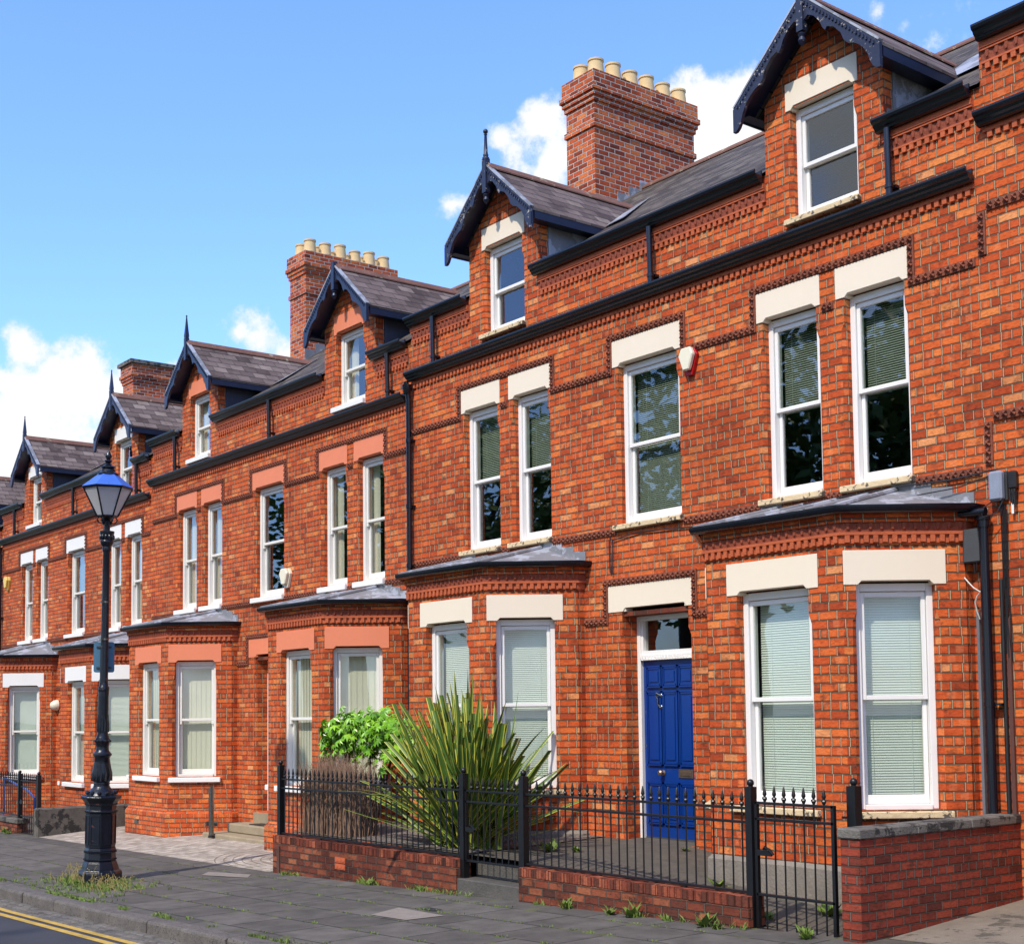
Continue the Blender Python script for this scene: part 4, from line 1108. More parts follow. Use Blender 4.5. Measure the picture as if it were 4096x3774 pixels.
def gate(x0, x1, n, zb, label, parts=True, topdz=0., heights=None):
    t = thing('garden_gate', ((x0+x1)/2, YR, zb), label, 'gate')
    zt = ZT+topdz
    if heights: zt, zm, zl, zlow = heights
    else: zm, zl, zlow = ZM+topdz, zb+.36, zb
    for z in ((zt, zm, zlow) if zl is None else (zt, zm, zl, zlow)): rail(t, x0, x1, z)
    bars(t, [x0+(x1-x0)*(i+1)/(n+1) for i in range(n)], zlow, zt+.03)
    for x in (x0+.012, x1-.012):
        q = MB(); q.box(x-.016, x+.016, YR-.018, YR+.018, zlow-.02, zt+.012); q.build('stile', M['black'], t)
    q = MB(); q.box(x0+.03, x0+.20, YR-.035, YR-.018, zt-.46, zt-.41); q.tube([(x0+.12, YR-.04, zt-.40), (x0+.14, YR-.05, zt-.38), (x0+.2, YR-.05, zt-.4), (x0+.24, YR-.05, zt-.44)], .011, 6)
    q.build('latch', M['black'], t)
    return t
gate(-12.86, -11.84, 8, -1.655, 'black iron gate at the top of the blackened steps', heights=(ZT, ZM, None, -1.66))
gate(-8.445, -7.56, 7, -1.93, 'taller black iron gate beside the brick end wall', heights=(-.815, -.955, -1.62, -1.925))
t = thing('gate_post', (-7.47, -2.0, -1.9), 'square black gate post with ball top behind the end wall', 'gate post')
YR = -2.05; post(t, -7.47, -1.95, -.64, .045); 
q = MB(); q.box(-7.60, -7.47, -2.06, -2.04, -.92, -.90); q.box(-7.60, -7.47, -2.06, -2.04, -1.78, -1.76); q.build('hinge', M['black'], t)
YR = -2.2
t = thing('railing', (-31, YR, -1.98), 'black spear-topped railing at the far left edge', 'railing')
post(t, -28.28, -2.3, -1.09)
for z in (-1.225, -1.345, -1.93): rail(t, -36.4, -28.3, z)
bars(t, [-28.4-.116*i for i in range(60)], -1.93, -1.19)
gate(-28.22, -27.22, 8, -2.24, 'black iron gate beside the grimy rendered wall', heights=(-1.225, -1.345, -1.93, -2.26))
t = thing('gate_post', (-27.15, -2.2, -2.28), 'square black gate post against the grimy rendered wall', 'gate post'); post(t, -27.15, -2.3, -1.09)
q = MB(); q.tube([(-31.5, -1.5, -1.28), (-29.2, -1.7, -1.5), (-28.4, -1.85, -1.62)], .022, 6); q.tube([(-28.4, -1.85, -1.62), (-28.4, -1.85, -2.2)], .02, 6); q.tube([(-31.5, -1.5, -1.28), (-31.5, -1.5, -2.2)], .02, 6)
tag(at(q, (-30, -1.6, -2.1)).build('handrail', M['lamp_blue'], smooth=True), 'sloping dark blue handrail behind the far left gate', 'handrail')

# ------------------------------------------------------------------ forecourt steps, bollard
t = thing('door_steps', (-22, -.3, -2.1), 'two sandstone doorsteps on the pale forecourt', 'steps')
q = MB(); q.box(-22.95, -20.2, -.72, -.0, -2.4, -2.035); q.build('lower_step', M['step'], t, bevel=.02)
q = MB(); q.box(-22.62, -20.2, -.40, .3, -2.034, -1.875); q.build('upper_step', M['step'], t, bevel=.02)
q = MB(); q.box(-22.27, -21.2, -.06, .3, -1.874, -1.69); q.build('threshold', M['step'], t)
q = MB(); q.box(-21.95, -21.4, -.3, -.02, -1.8735, -1.86); q.build('door_mat', M['cable'], t)
t = thing('bollard', (-22.86, -.62, -2.05), 'slim steel ash bin bollard with slanted top beside the doorsteps', 'bollard')
q = MB(); c = (-22.45, -.78)
n = 14; vs = []; 
for zz in (-2.1, None):
    for k in range(n):
        w = 2*PI*k/n; xx = c[0]+.045*math.cos(w); yy = c[1]+.045*math.sin(w)
        vs.append((xx, yy, zz if zz else -1.24+(xx-c[0])*1.1))
q.add(vs, [(k, (k+1) % n, n+(k+1) % n, n+k) for k in range(n)]+[tuple(range(n, 2*n))]); q.build('tube', M['chrome'], t, smooth=True)
q = MB(); q.lathe([(.055, 0), (.055, .04), (.046, .045)], (c[0], c[1], -2.1), 14); q.build('foot', M['black'], t)

# ------------------------------------------------------------------ street lamp
LX, LY, LZ = -18.42, -4.35, -2.24
lamp = thing('street_lamp', (LX, LY, LZ), 'old cast iron lamp post with six-sided lantern and blue hood at the kerb', 'street lamp')
lb = lambda: at(MB(), (LX, LY, LZ))
def lz(v): return v-LZ
q = lb(); c = (LX, LY, 0); N = 8
q.lathe([(.295, LZ-.05), (.295, -2.09), (.285, -2.06), (.255, -2.045), (.25, -2.02), (.225, -1.95), (.212, -1.92)], c, N)
q.lathe([(.212, -1.92), (.204, -1.80), (.212, -1.78), (.200, -1.74)], c, N)
q.lathe([(.200, -1.74), (.203, -1.27)], c, N)
q.lathe([(.203, -1.27), (.212, -1.25), (.204, -1.23), (.204, -1.17), (.225, -1.12), (.265, -1.08), (.27, -1.05), (.255, -1.04), (.2, -1.03)], c, N)
q.build('pedestal', M['lamp_iron'], lamp, bevel=.006)
q = lb()
for zz, r in ((-1.80, .213), (-1.90, .215), (-1.255, .212), (-1.155, .213)):
    for k in range(8):
        w0 = 2*PI*(k+.5)/8; w1 = 2*PI*(k+1.5)/8
        p0 = Vector((LX+r*math.cos(w0), LY+r*math.sin(w0), zz)); p1 = Vector((LX+r*math.cos(w1), LY+r*math.sin(w1), zz))
        for j in range(7):
            q.ball(p0.lerp(p1, (j+.5)/7), .012, 5, 4, (1, 1, 1.1))
q.build('rope_moulding', M['lamp_iron'], lamp, smooth=True)
q = lb()
for k in range(8):                      # panel frames on the pedestal faces
    w = 2*PI*(k+1)/8; X = frame(LX+.2015*math.cos(PI/8)*math.cos(w), LY+.2015*math.cos(PI/8)*math.sin(w), w+PI/2)
    f = MB(X); 
    for (a, b, lo, hi) in ((-.065, -.052, -1.70, -1.30), (.052, .065, -1.70, -1.30), (-.052, .052, -1.70, -1.687), (-.052, .052, -1.313, -1.30)): f.box(a, b, -.008, .006, lo, hi)
    q.add(f.v, f.f)
q.build('panel_moulding', M['lamp_iron'], lamp)
q = lb()
q.lathe([(.205, -1.035), (.185, -1.0), (.15, -.965), (.115, -.93), (.105, -.90), (.11, -.88), (.105, -.86), (.125, -.83), (.133, -.79), (.13, -.72), (.112, -.62), (.10, -.53), (.112, -.51), (.126, -.495), (.126, -.475), (.11, -.46), (.088, -.43), (.082, -.38), (.09, -.34), (.1, -.31), (.1, -.28), (.084, -.25), (.082, -.235), (.07, -.21),
    (.072, -.05), (.069, .30), (.072, .36), (.07, .375), (.075, .39), (.075, .43), (.06, .45), (.056, .5), (.05, 1.6), (.0475, 2.28), (.055, 2.30), (.062, 2.33), (.055, 2.36), (.07, 2.38), (.09, 2.42), (.09, 2.44), (.082, 2.45), (.085, 2.5), (.1, 2.55), (.1, 2.575), (.04, 2.585), (.042, 2.70), (.05, 2.72), (.03, 2.74)], c, 20)
q.build('column', M['lamp_iron'], lamp, smooth=True)
q = lb(); random.seed(5)
for i in range(26):                     # cast leaf relief on the swelling and the shaft
    w = 2*PI*i/13; z0 = -.84 if i < 13 else -.18
    r = .128 if i < 13 else .071
    pts = [(LX+r*math.cos(w), LY+r*math.sin(w), z0), (LX+(r-.002)*math.cos(w+.1), LY+(r-.002)*math.sin(w+.1), z0+.1), (LX+(r-.02 if i < 13 else r)*math.cos(w-.1), LY+(r-.02 if i < 13 else r)*math.sin(w-.1), z0+.24)]
    q.tube(pts, [.016, .014, .003], 5)
for i in range(12):
    w = 2*PI*i/12; q.ball((LX+.19*math.cos(w), LY+.19*math.sin(w), -1.0), .03, 6, 4); q.ball((LX+.09*math.cos(w), LY+.09*math.sin(w), 2.49), .018, 5, 4, (1, 1, 2)); q.ball((LX+.1*math.cos(w), LY+.1*math.sin(w), -.3), .018, 5, 4)
q.build('cast_relief', M['lamp_iron'], lamp, smooth=True)
for zz in (1.6, 1.09):
    q = lb(); q.lathe([(.057, zz-.012), (.057, zz+.012)], c, 16); q.box(LX+.0, LX+.05, LY-.075, LY-.045, zz-.015, zz+.015); q.build('band_clamp', M['chrome'], lamp)
# lantern
zb, zt = 2.78, 3.17; rb, rt = .135, .325; HX = 6
def hexpt(r, k, z): w = 2*PI*k/HX+R(12); return Vector((LX+r*math.cos(w), LY+r*math.sin(w), z))
q = lb()
for k in range(HX):
    q.tube([hexpt(rb, k, zb), hexpt(rt, k, zt)], .013, 4); q.tube([hexpt(rb, k, zb), hexpt(rb, k+1, zb)], .014, 4); q.tube([hexpt(rt, k, zt), hexpt(rt, k+1, zt)], .017, 4)
    q.tube([hexpt(rb*.8, k, zb-.01), hexpt(rb*1.0, k, zb-.05), hexpt(rb*.8, k, zb-.09), hexpt(rb*.5, k, zb-.10), hexpt(.045, k, zb-.06), hexpt(.05, k, zb-.12)], .010, 5)
q.lathe([(.05, zb-.05), (.13, zb-.005), (.13, zb+.005)], c, 12)
q.build('lantern_frame', M['lamp_iron'], lamp)
q = lb()
for k in range(HX): q.poly([hexpt(rb-.005, k, zb+.01), hexpt(rb-.005, k+1, zb+.01), hexpt(rt-.008, k+1, zt-.01), hexpt(rt-.008, k, zt-.01)])
q.build('lantern_pane', M['lantern'], lamp)
q = lb(); q.lathe([(.03, zb+.03), (.035, zb+.15), (.02, zb+.18)], c, 10); q.ball((LX, LY, zb+.25), .075, 12, 8, (1, 1, 1.1)); q.build('bulb', M['ivory'], lamp, smooth=True)
q = lb()
for k in range(HX):
    q.poly([hexpt(rt+.02, k, zt+.015), hexpt(rt+.02, k+1, zt+.015), hexpt(.13, k+1, zt+.19), hexpt(.13, k, zt+.19)])
    q.poly([hexpt(rt+.02, k+1, zt+.015), hexpt(rt+.02, k, zt+.015), hexpt(rt-.02, k, zt-.0), hexpt(rt-.02, k+1, zt-.0)])
q.build('hood', M['lamp_blue'], lamp)
q = lb(); z = zt+.18
q.lathe([(.14, z), (.14, z+.02), (.10, z+.045), (.095, z+.075), (.075, z+.085), (.10, z+.10), (.10, z+.115), (.05, z+.14), (.03, z+.165), (.055, z+.19), (.055, z+.2), (.025, z+.215), (.045, z+.25), (.045, z+.27), (.015, z+.33), (.003, z+.345)], c, 14)
q.build('finial', M['lamp_iron'], lamp, smooth=True)
lamp.rotation_euler = (0, R(2.0), 0)
# road sign strapped to the column, seen from behind
sg = thing('road_sign', (LX+.13, LY-.03, .65), 'blue-grey rectangular sign strapped to the lamp post, seen from behind', 'sign')
SX = frame(LX+.09, LY, R(66))
q = at(MB(SX), (LX+.13, LY-.03, .65))
def rr(w, h, r, z0):
    o = []
    for cx_, cz_, a0 in ((w-r, z0+r, -90), (w-r, z0+h-r, 0), (-w+r, z0+h-r, 90), (-w+r, z0+r, 180)):
        for j in range(5): a = R(a0+90*j/4); o.append((cx_+r*math.cos(a), cz_+r*math.sin(a)))
    return o
q.prism(rr(.137, .42, .03, .635), .062, .068); q.build('plate', M['signback'], sg)
q = at(MB(SX), (LX+.13, LY-.03, .65))
for zz in (.70, .985): q.box(-.10, .10, .05, .062, zz-.012, zz+.012); q.lathe([(.058, zz-.01), (.058, zz+.01)], (0, 0, 0), 14)
q.build('bracket', M['dark_plastic'], sg)

# ------------------------------------------------------------------ small fittings on the walls
t = thing('alarm_box', (-11.27, 0, 4.1), 'cream six-sided burglar alarm with red base on the near house', 'alarm box')
def alarm(t, cx, cz, w, h, base, cover):
    oc = [(cx-w*.5, cz+h*.22), (cx-w*.20, cz-h*.36), (cx+w*.20, cz-h*.36), (cx+w*.5, cz+h*.22), (cx+w*.32, cz+h*.5), (cx-w*.32, cz+h*.5)]
    q = MB(); q.prism(oc, -.115, -.055); q.build('cover', cover, t, bevel=.012)
    q = MB(); oc2 = [(cx+(x-cx)*1.1, z-(.055 if z < cz else -.0)) for x, z in oc]; q.prism(oc2, -.054, -.001); q.build('lens', base, t, bevel=.006)
alarm(t, -11.28, 4.11, .235, .31, M['red_lens'], M['ivory'])
t = thing('alarm_box', (-21.1, 0, 2.4), 'ivory burglar alarm beside the middle upstairs window', 'alarm box'); alarm(t, -21.08, 2.39, .27, .32, M['ivory'], M['ivory'])
t = thing('alarm_box', (-36, 0, 3.5), 'yellow burglar alarm beside the far left downpipe', 'alarm box'); alarm(t, -36.0, 3.52, .27, .34, M['yellow_plastic'], M['yellow_plastic'])
q = MB(); q.lathe([(.13, .0), (.13, .03), (.11, .1), (.06, .16), (.01, .175)], (0, 0, 0), 14); q.v = [Vector((-32.3+p.x, -.02-p.z, .33+p.y)) for p in q.v]
tag(at(q, (-32.3, 0, .33)).build('wall_lamp', M['ivory'], smooth=True), 'round cream bulkhead lamp on the wall between two bays', 'wall lamp')
t = thing('utility_box', (-7.28, -.06, 2.07), 'weathered blue-grey junction box above the bay gutter', 'utility box')
q = MB(); q.box(-7.355, -7.215, -.11, -.03, 1.935, 2.215); q.build('cover', M['grey_plastic'], t, bevel=.02)
q = MB(); q.box(-7.35, -7.20, -.029, -.001, 1.94, 2.21); q.build('backplate', M['dark_plastic'], t)
t = thing('utility_box', (-7.45, -.2, 1.5), 'dark grey cable box hung under the bay gutter', 'utility box')
q = MB(X=frame(-7.62, -.10, ANG*.55)); q.prism([(-.02, 1.37), (.16, 1.38), (.13, 1.70), (-.01, 1.69)], -.09, .0); at(q, (-7.45, -.2, 1.37)); q.build('cover', M['dark_plastic'], t, bevel=.012)
q = MB(); q.tube([(-7.52, -.12, 1.37), (-7.515, -.12, 1.27), (-7.49, -.12, 1.30), (-7.49, -.12, 1.38)], .005, 5); q.build('chain', M['cable'], t)
t = thing('utility_box', (-7.13, -.04, 2.0), 'black cable splice closure on the right-hand wall', 'utility box')
q = MB(); q.box(-7.175, -7.09, -.07, -.001, 2.03, 2.20); q.build('body', M['cable'], t, bevel=.015)
q = MB()
for i in range(3):
    for j in range(2): q.tube([(-7.16+.024*i, -.05+.0*j, 2.03-.04*j), (-7.16+.024*i+.004, -.05, 1.95-.03*j-.03*i)], [.014, .010], 7)
q.tube([(-7.125, -.04, 2.0), (-7.12, -.04, 1.93)], [.035, .02], 7); q.build('glands', M['cable'], t)
q = MB(); q.box(-7.15, -7.125, -.052, -.05, 1.80, 1.90); q.build('tag', M['white'], t)
# bay rainwater pipe and conduits
q = MB(); px, py = -7.415, -.1
q.tube([(px, py, 1.80), (px, py, -1.75)], .047, 12); q.tube([(px, py, 1.70), (px, py, 1.80)], .058, 12); q.lathe([(.05, 0), (.068, .01), (.068, .05), (.05, .06)], (px, py, 1.76), 12)
q.tube([(px, py, .02), (px, py, .06)], .056, 12); q.box(px+.04, px+.12, -.1, .0, .03, .05)
q.tube([(-7.7, -.17, 1.845), (px+.06, -.15, 1.84)], .04, 10)
q.build('downpipe', M['gutter_black'], H2, smooth=True)
def cable(pts, r, label, m='cable', cat='cable', group=None, n=5, name='cable'):
    q = MB(); q.tube(pts, r, n)
    return tag(at(q, pts[0]).build(name, M[m], smooth=True), label, cat, group)
q = MB(); q.box(-7.535, -7.505, -.09, -.055, -1.7, .92); tag(at(q, (-7.52, -.07, -1.7)).build('conduit', M['grey_pipe']), 'grey metal conduit left of the black drainpipe', 'conduit')
q = MB(); q.box(-7.262, -7.222, -.03, -.001, -1.7, .84); tag(at(q, (-7.24, 0, -1.7)).build('conduit', M['brown']), 'brown plastic conduit right of the black drainpipe', 'conduit')
cable([(-7.295, -.03, 1.2), (-7.293, -.03, -1.7)], .02, 'thick black cable cover right beside the drainpipe', n=8)
random.seed(12)
for i in range(6):
    x = -7.275+.011*i
    pts = [(x+random.uniform(-.012, .012), -.03, 1.95-.35*j-.02*i) for j in range(5)]+[(-7.265+.004*i, -.025, .84)]
    cable(pts, .006, 'black cable running down the wall in the bundle right of the drainpipe', group='bundled black cables by the drainpipe')
cable([(-7.34, -.06, 1.94), (-7.40, -.16, 1.86), (-7.36, -.2, 1.78), (-7.26, -.12, 1.82), (-7.22, -.06, 1.95)], .006, 'loose looped black cable under the blue-grey junction box')
cable([(-7.62, -.13, 1.24), (-7.55, -.16, 1.18), (-7.49, -.18, 1.13), (-7.43, -.17, 1.09), (-7.47, -.16, 1.05), (-7.5, -.15, 1.0), (-7.5, -.13, .92), (-7.49, -.1, .84)], .007, 'thin white cable hanging beside the drainpipe', m='white_cable')
cable([(-12.72, -.03, 2.2), (-12.75, -.03, 2.1), (-12.74, -.03, 1.75), (-12.7, -.03, 1.72), (-12.69, -.03, 2.15), (-12.2, -.025, 2.2), (-11.3, -.025, 2.16), (-10.6, -.03, 2.17), (-9.9, -.045, 2.2), (-9.1, -.05, 2.215), (-8.3, -.045, 2.225), (-7.8, -.04, 2.21), (-7.3, -.05, 2.235)], .008, 'black telephone cable looping below the near upstairs sills')
cable([(-7.3, -.05, 2.2), (-7.7, -.06, 2.12), (-8.3, -.08, 2.1), (-8.9, -.1, 2.15), (-9.5, -.1, 2.12), (-10.3, -.06, 2.06), (-10.45, -.03, 1.95)], .006, 'second black cable draped over the near bay roof')

# ------------------------------------------------------------------ plants
def strap_leaf(mb, base, yaw, lean, L, w, droop, cut=False, n=6, flat=.5):
    p = Vector(base); d0 = Vector((math.cos(yaw), math.sin(yaw)*flat, 0)).normalized()
    side = Vector((-d0.y, d0.x, 0)); tilt = lean; pts = []
    for i in range(n+1):
        t = i/n
        pts.append(p.copy())
        p = p + (d0*math.sin(tilt)+Vector((0, 0, 1))*math.cos(tilt))*(L/n)
        tilt += droop*(t+.15)/n*1.6
    vs = []; fs = []; uv = []
    tw = random.uniform(-.9, .9)
    for i, c in enumerate(pts):
        t = i/n
        ww = w*(.55+.6*t if t < .35 else .76+.24*math.cos((t-.35)/.65*PI*.5)) if cut else w*(.5+1.3*t if t < .38 else 1.0*math.cos(min(1, (t-.38)/.62)**1.6*PI*.5)+.02)
        a = side*math.cos(tw)+d0*math.sin(tw)*.8; a.normalize()
        fold = (d0*math.cos(tw)-side*math.sin(tw))*ww*.22
        vs += [c-a*ww*.5+fold*.5, c-fold*.5, c+a*ww*.5+fold*.5]
    for i in range(n):
        a = 3*i
        t0, t1 = i/n, (i+1)/n
        fs += [(a, a+1, a+4, a+3), (a+1, a+2, a+5, a+4)]
        uv += [[(0, t0), (.5, t0), (.5, t1), (0, t1)], [(.5, t0), (1, t0), (1, t1), (.5, t1)]]
    mb.add(vs, fs, uv)
random.seed(21)
pc = (-13.52, -1.68, -1.58)
fx = thing('flax_plant', pc, 'large spiky flax plant with yellow-edged strap leaves behind the railing', 'plant')
q = at(MB(), pc)
for i in range(330):
    sgn = PI if random.random() < .58 else 0
    yaw = sgn+random.gauss(0, .75)
    u = random.random()
    lean = abs(random.gauss(.06, .27)) if u < .62 else random.uniform(.3, 1.3)
    L = random.uniform(1.15, 1.78)*(1.1 if sgn else .94)
    b = (pc[0]+random.gauss(0, .19), pc[1]+random.gauss(0, .09), pc[2]-.02)
    strap_leaf(q, b, yaw, lean, L, random.uniform(.066, .112), random.choice((0, .1, .2, .35, 1. if u > .84 else .15)), cut=random.random() < .5)
for yaw, lean, L, dr in ((PI*.97, .28, 2.1, .2), (PI*1.02, .06, 2.15, .05), (PI*.9, .38, 2.0, .3), (0.1, .02, 2.15, .0), (.1, .10, 2.1, 0), (-.2, .42, 1.95, .2), (.1, .62, 2.0, .5), (0, .78, 2.1, .9), (.2, .9, 1.9, .5), (PI, .16, 2.05, .1), (-.4, .2, 1.95, .1), (PI, .75, 2.0, .5)):
    strap_leaf(q, (pc[0]+random.gauss(0, .1), pc[1], pc[2]), yaw, lean, L, .07, dr, n=8)
q.build('leaves', M['flax'], fx, smooth=False)
# leafy bright shrub
sc_ = (-16.55, -1.2, -1.6)
sh = thing('leafy_shrub', sc_, 'bright green shrub with lobed leaves behind the brown twigs', 'shrub')
q = at(MB(), sc_); random.seed(31)
for i in range(9):
    w = random.uniform(0, 2*PI); q.tube([(sc_[0]+random.gauss(0, .1), sc_[1]+random.gauss(0, .05), -1.6), (sc_[0]+.35*math.cos(w), sc_[1]+.15*math.sin(w), -1.0), (sc_[0]+.7*math.cos(w), sc_[1]+.25*math.sin(w), -.35)], [.02, .016, .01], 5)
q.build('stems', M['bark'], sh)
q = at(MB(), sc_)
for i in range(1150):
    a = random.uniform(-1, 1); b = random.uniform(-1, 1)
    if a*a+b*b > 1: continue
    topz = .0-.22*(a*a)+random.gauss(0, .06) - abs(random.gauss(0, .24))
    c = Vector((sc_[0]-.02+a*1.12, sc_[1]+b*.42, topz))
    r = random.uniform(.065, .125)
    nrm = Vector((a*.7+random.gauss(0, .4), -.55+b*.4+random.gauss(0, .35), .75+random.gauss(0, .3))).normalized()
    ax = nrm.orthogonal().normalized(); ax.rotate(Matrix.Rotation(random.uniform(0, 6.28), 3, nrm)); bx = nrm.cross(ax)
    vs = [c+nrm*.02]; m = 14
    for j in range(m+1):
        w = R(-150+300*j/m); rad = r*(1.0 if j % 2 == 0 else .55)*(1-.25*abs(w)/3)
        vs.append(c+ax*math.cos(w)*rad+bx*math.sin(w)*rad-nrm*(.035*rad/r if j % 2 == 0 else 0))
    q.add(vs, [(0, j+1, j+2) for j in range(m)])
q.build('foliage', M['bright'], sh)
# bare brown twiggy hedge
hc = (-16.35, -1.85, -1.62)
hd = thing('twiggy_bush', hc, 'bare brown twiggy bush behind the left end of the railing', 'bush')
q = at(MB(), hc); random.seed(41)
for i in range(900):
    x = random.uniform(-17.1, -15.6); y = random.uniform(-2.05, -1.62); z = -1.62
    e = ((x+16.35)/.75)**2
    h = random.uniform(.65, 1.12)*(1-.10*e)+random.gauss(0, .03)
    pts = [(x, y, z)]; n = 4
    for k in range(1, n+1): pts.append((x+random.gauss(0, .018*k), y+random.gauss(0, .014*k), z+h*k/n))
    q.tube(pts, [.006, .005, .004, .003, .002], 3, cap=False)
    for rep_ in range(2):
        p = Vector(pts[3]); q.tube([p, p+Vector((random.gauss(0, .07), random.gauss(0, .05), random.uniform(.08, .2)))], [.004, .002], 3, cap=False)
q.build('twigs', M['twig'], hd)
# weeds
def tuft(mb, x, y, z, n, h, spr):
    for i in range(n):
        w = random.uniform(0, 2*PI); r = spr*math.sqrt(random.random()); a = x+r*math.cos(w); b = y+r*math.sin(w)*.7
        hh = h*random.uniform(.4, 1.2); ln = random.gauss(0, .5)*hh; ln2 = random.gauss(0, .4)*hh
        t = random.uniform(0, PI); dx, dy = .006*math.cos(t), .006*math.sin(t)
        mb.add([(a-dx, b-dy, z), (a+dx, b+dy, z), (a+ln*.4+dx*.7, b+ln2*.4+dy*.7, z+hh*.6), (a+ln, b+ln2, z+hh)], [(0, 1, 2), (0, 2, 3)])
def blob_leaf(mb, x, y, z, n, r):
    for i in range(n):
        w = random.uniform(0, 6.28); d = Vector((math.cos(w), math.sin(w), random.uniform(.2, 1.2))).normalized(); s_ = Vector((-math.sin(w), math.cos(w), 0))
        p = Vector((x, y, z)); L = r*random.uniform(.5, 1.1)
        mb.add([p, p+d*L*.5+s_*L*.22, p+d*L, p+d*L*.5-s_*L*.22], [(0, 1, 2, 3)])
random.seed(51)
q = MB()
for i in range(420):                     # along the kerb back edge
    x = random.uniform(-24, -9); 
    if math.sin(x*2.1)+math.sin(x*5.3+1) < .1: continue
    y = -5.27+ky(x)+abs(random.gauss(0, .05)); tuft(q, x, y, gz_(x, y), 10, .035, .06)
for i in range(60):                      # foot of the low walls
    x = random.uniform(-17.4, -8.4); y = -2.32-abs(random.gauss(0, .03)); 
    if math.sin(x*3.7)+math.sin(x*1.3) < .1: continue
    tuft(q, x, y, gz_(x, y), 12, .06, .06)
for x, y, r in ((-14.7, -2.36, .12), (-13.6, -2.35, .08), (-10.9, -2.36, .13), (-9.9, -2.38, .15), (-10.2, -2.4, .1), (-8.9, -2.42, .16), (-8.7, -2.45, .1), (-7.75, -2.38, .12), (-7.7, -2.42, .09), (-28.6, -2.4, .16), (-28.3, -2.42, .12)):
    blob_leaf(q, x, y, gz_(x, y), 14, r); tuft(q, x, y, gz_(x, y), 18, r*.9, r*.6)
for x, y, r in ((-12.35, -1.35, .22), (-12.1, -1.2, .1), (-9.75, -1.35, .16), (-9.2, -1.55, .12), (-8.35, -1.35, .2), (-8.15, -1.2, .14), (-8.6, -1.9, .12), (-11.3, -.25, .07), (-10.6, -.5, .07)):
    blob_leaf(q, x, y, gard(x, y), 16, r); tuft(q, x, y, gard(x, y), 8, r*.7, r*.5)
for i in range(190):                     # tufts and moss in slab joints
    x = random.uniform(-22, -8.5); y = random.uniform(-5.0, -2.5)
    y = round((y+100)/.62)*.62-100+random.gauss(0, .01); tuft(q, x, y, gz_(x, y), 7, .02, .07)
for i in range(150):
    w = random.uniform(0, 6.28); r = .28+abs(random.gauss(0, .32)); x = LX+r*1.6*math.cos(w)+.15; y = LY+r*.6*math.sin(w)-.12
    tuft(q, x, y, gz_(x, y), 9, .07, .07)
for i in range(90):
    x = random.gauss(LX+.5, .9); y = random.uniform(-5.2, -4.7); tuft(q, x, y+ky(x), gz_(x, y), 9, .035, .09)
w_ = q.build('weeds', M['weed'], kind='stuff')
q = MB()
for i in range(120):
    s = random.choice((-1, 1)); x = LX+random.gauss(.5*s+.42, .3); y = LY-.2+random.gauss(0, .12)
    h = random.uniform(.06, .24)*(1.1 if s < 0 else .75); z = gz_(x, y)
    l = random.gauss(0, .12); pts = [(x, y, z), (x+l*.4, y, z+h*.6), (x+l, y+random.gauss(0, .04), z+h)]
    q.tube(pts, [.0035, .003, .002], 3, cap=False)
    if random.random() < .6:
        p = Vector(pts[2])
        for j in range(3): q.ball(p+Vector((random.gauss(0, .015), random.gauss(0, .015), -.02*j)), .009, 4, 3)
q.build('dry_grass', M['dryweed'], kind='stuff')

# ------------------------------------------------------------------ trees across the street (behind the viewer, mirrored in the windows)
random.seed(61)
def tree_meshes():
    tr = MB(); tr.tube([(0, 0, -1.5), (.1, 0, 2), (0, .1, 5)], [.35, .28, .2], 8)
    for i in range(7):
        w = i*.9; tr.tube([(0, 0, 3+.3*i), (1.4*math.cos(w), 1.4*math.sin(w), 5+.4*i), (2.6*math.cos(w), 2.6*math.sin(w), 6.3+.5*i)], [.14, .09, .03], 5)
    lf = MB(); cl = []
    for i in range(46):
        w = random.uniform(0, 6.28); u = random.uniform(-1, 1); r = random.random()**.4
        cl.append(Vector((3.6*r*math.sqrt(1-u*u)*math.cos(w), 3.6*r*math.sqrt(1-u*u)*math.sin(w), 7.2+4.0*r*u)))
    for c in cl:
        for j in range(95):
            p = c+Vector((random.gauss(0, .55), random.gauss(0, .55), random.gauss(0, .42))); a = Vector((random.gauss(0, 1), random.gauss(0, 1), random.gauss(0, .6))).normalized()*random.uniform(.12, .22); b = a.orthogonal().normalized()*a.length*.55
            lf.add([p-a, p+b, p+a, p-b], [(0, 1, 2, 3)])
    return tr, lf
trm, lfm = tree_meshes()
def mk(nm, mb, m):
    me = bpy.data.meshes.new(nm); me.from_pydata([tuple(v) for v in mb.v], [], mb.f); me.materials.append(m); return me
tme, lme = mk('trunk', trm, M['bark']), mk('crown', lfm, M['treeleaf'])
for i, (x, y, s) in enumerate(((-58, -23, 1.0), (-50, -24, 1.08), (-43, -22.5, .95), (-36, -24, 1.05), (-29.5, -23, .98), (-23, -24.5, 1.08), (-16, -23, .95), (-9, -24, 1.02), (-2, -23.5, .98), (6, -24, 1.05))):
    t = thing('tree', (x, y, -2.3), 'leafy green tree across the street, mirrored in the window panes', 'tree', 'trees across the street')
    t.rotation_euler = (0, 0, i*1.7); t.scale = (s*1.4, s*1.4, s*1.42)
    for nm, me in (('trunk', tme), ('crown', lme)):
        o = bpy.data.objects.new(nm, me); COL.objects.link(o); o.parent = t

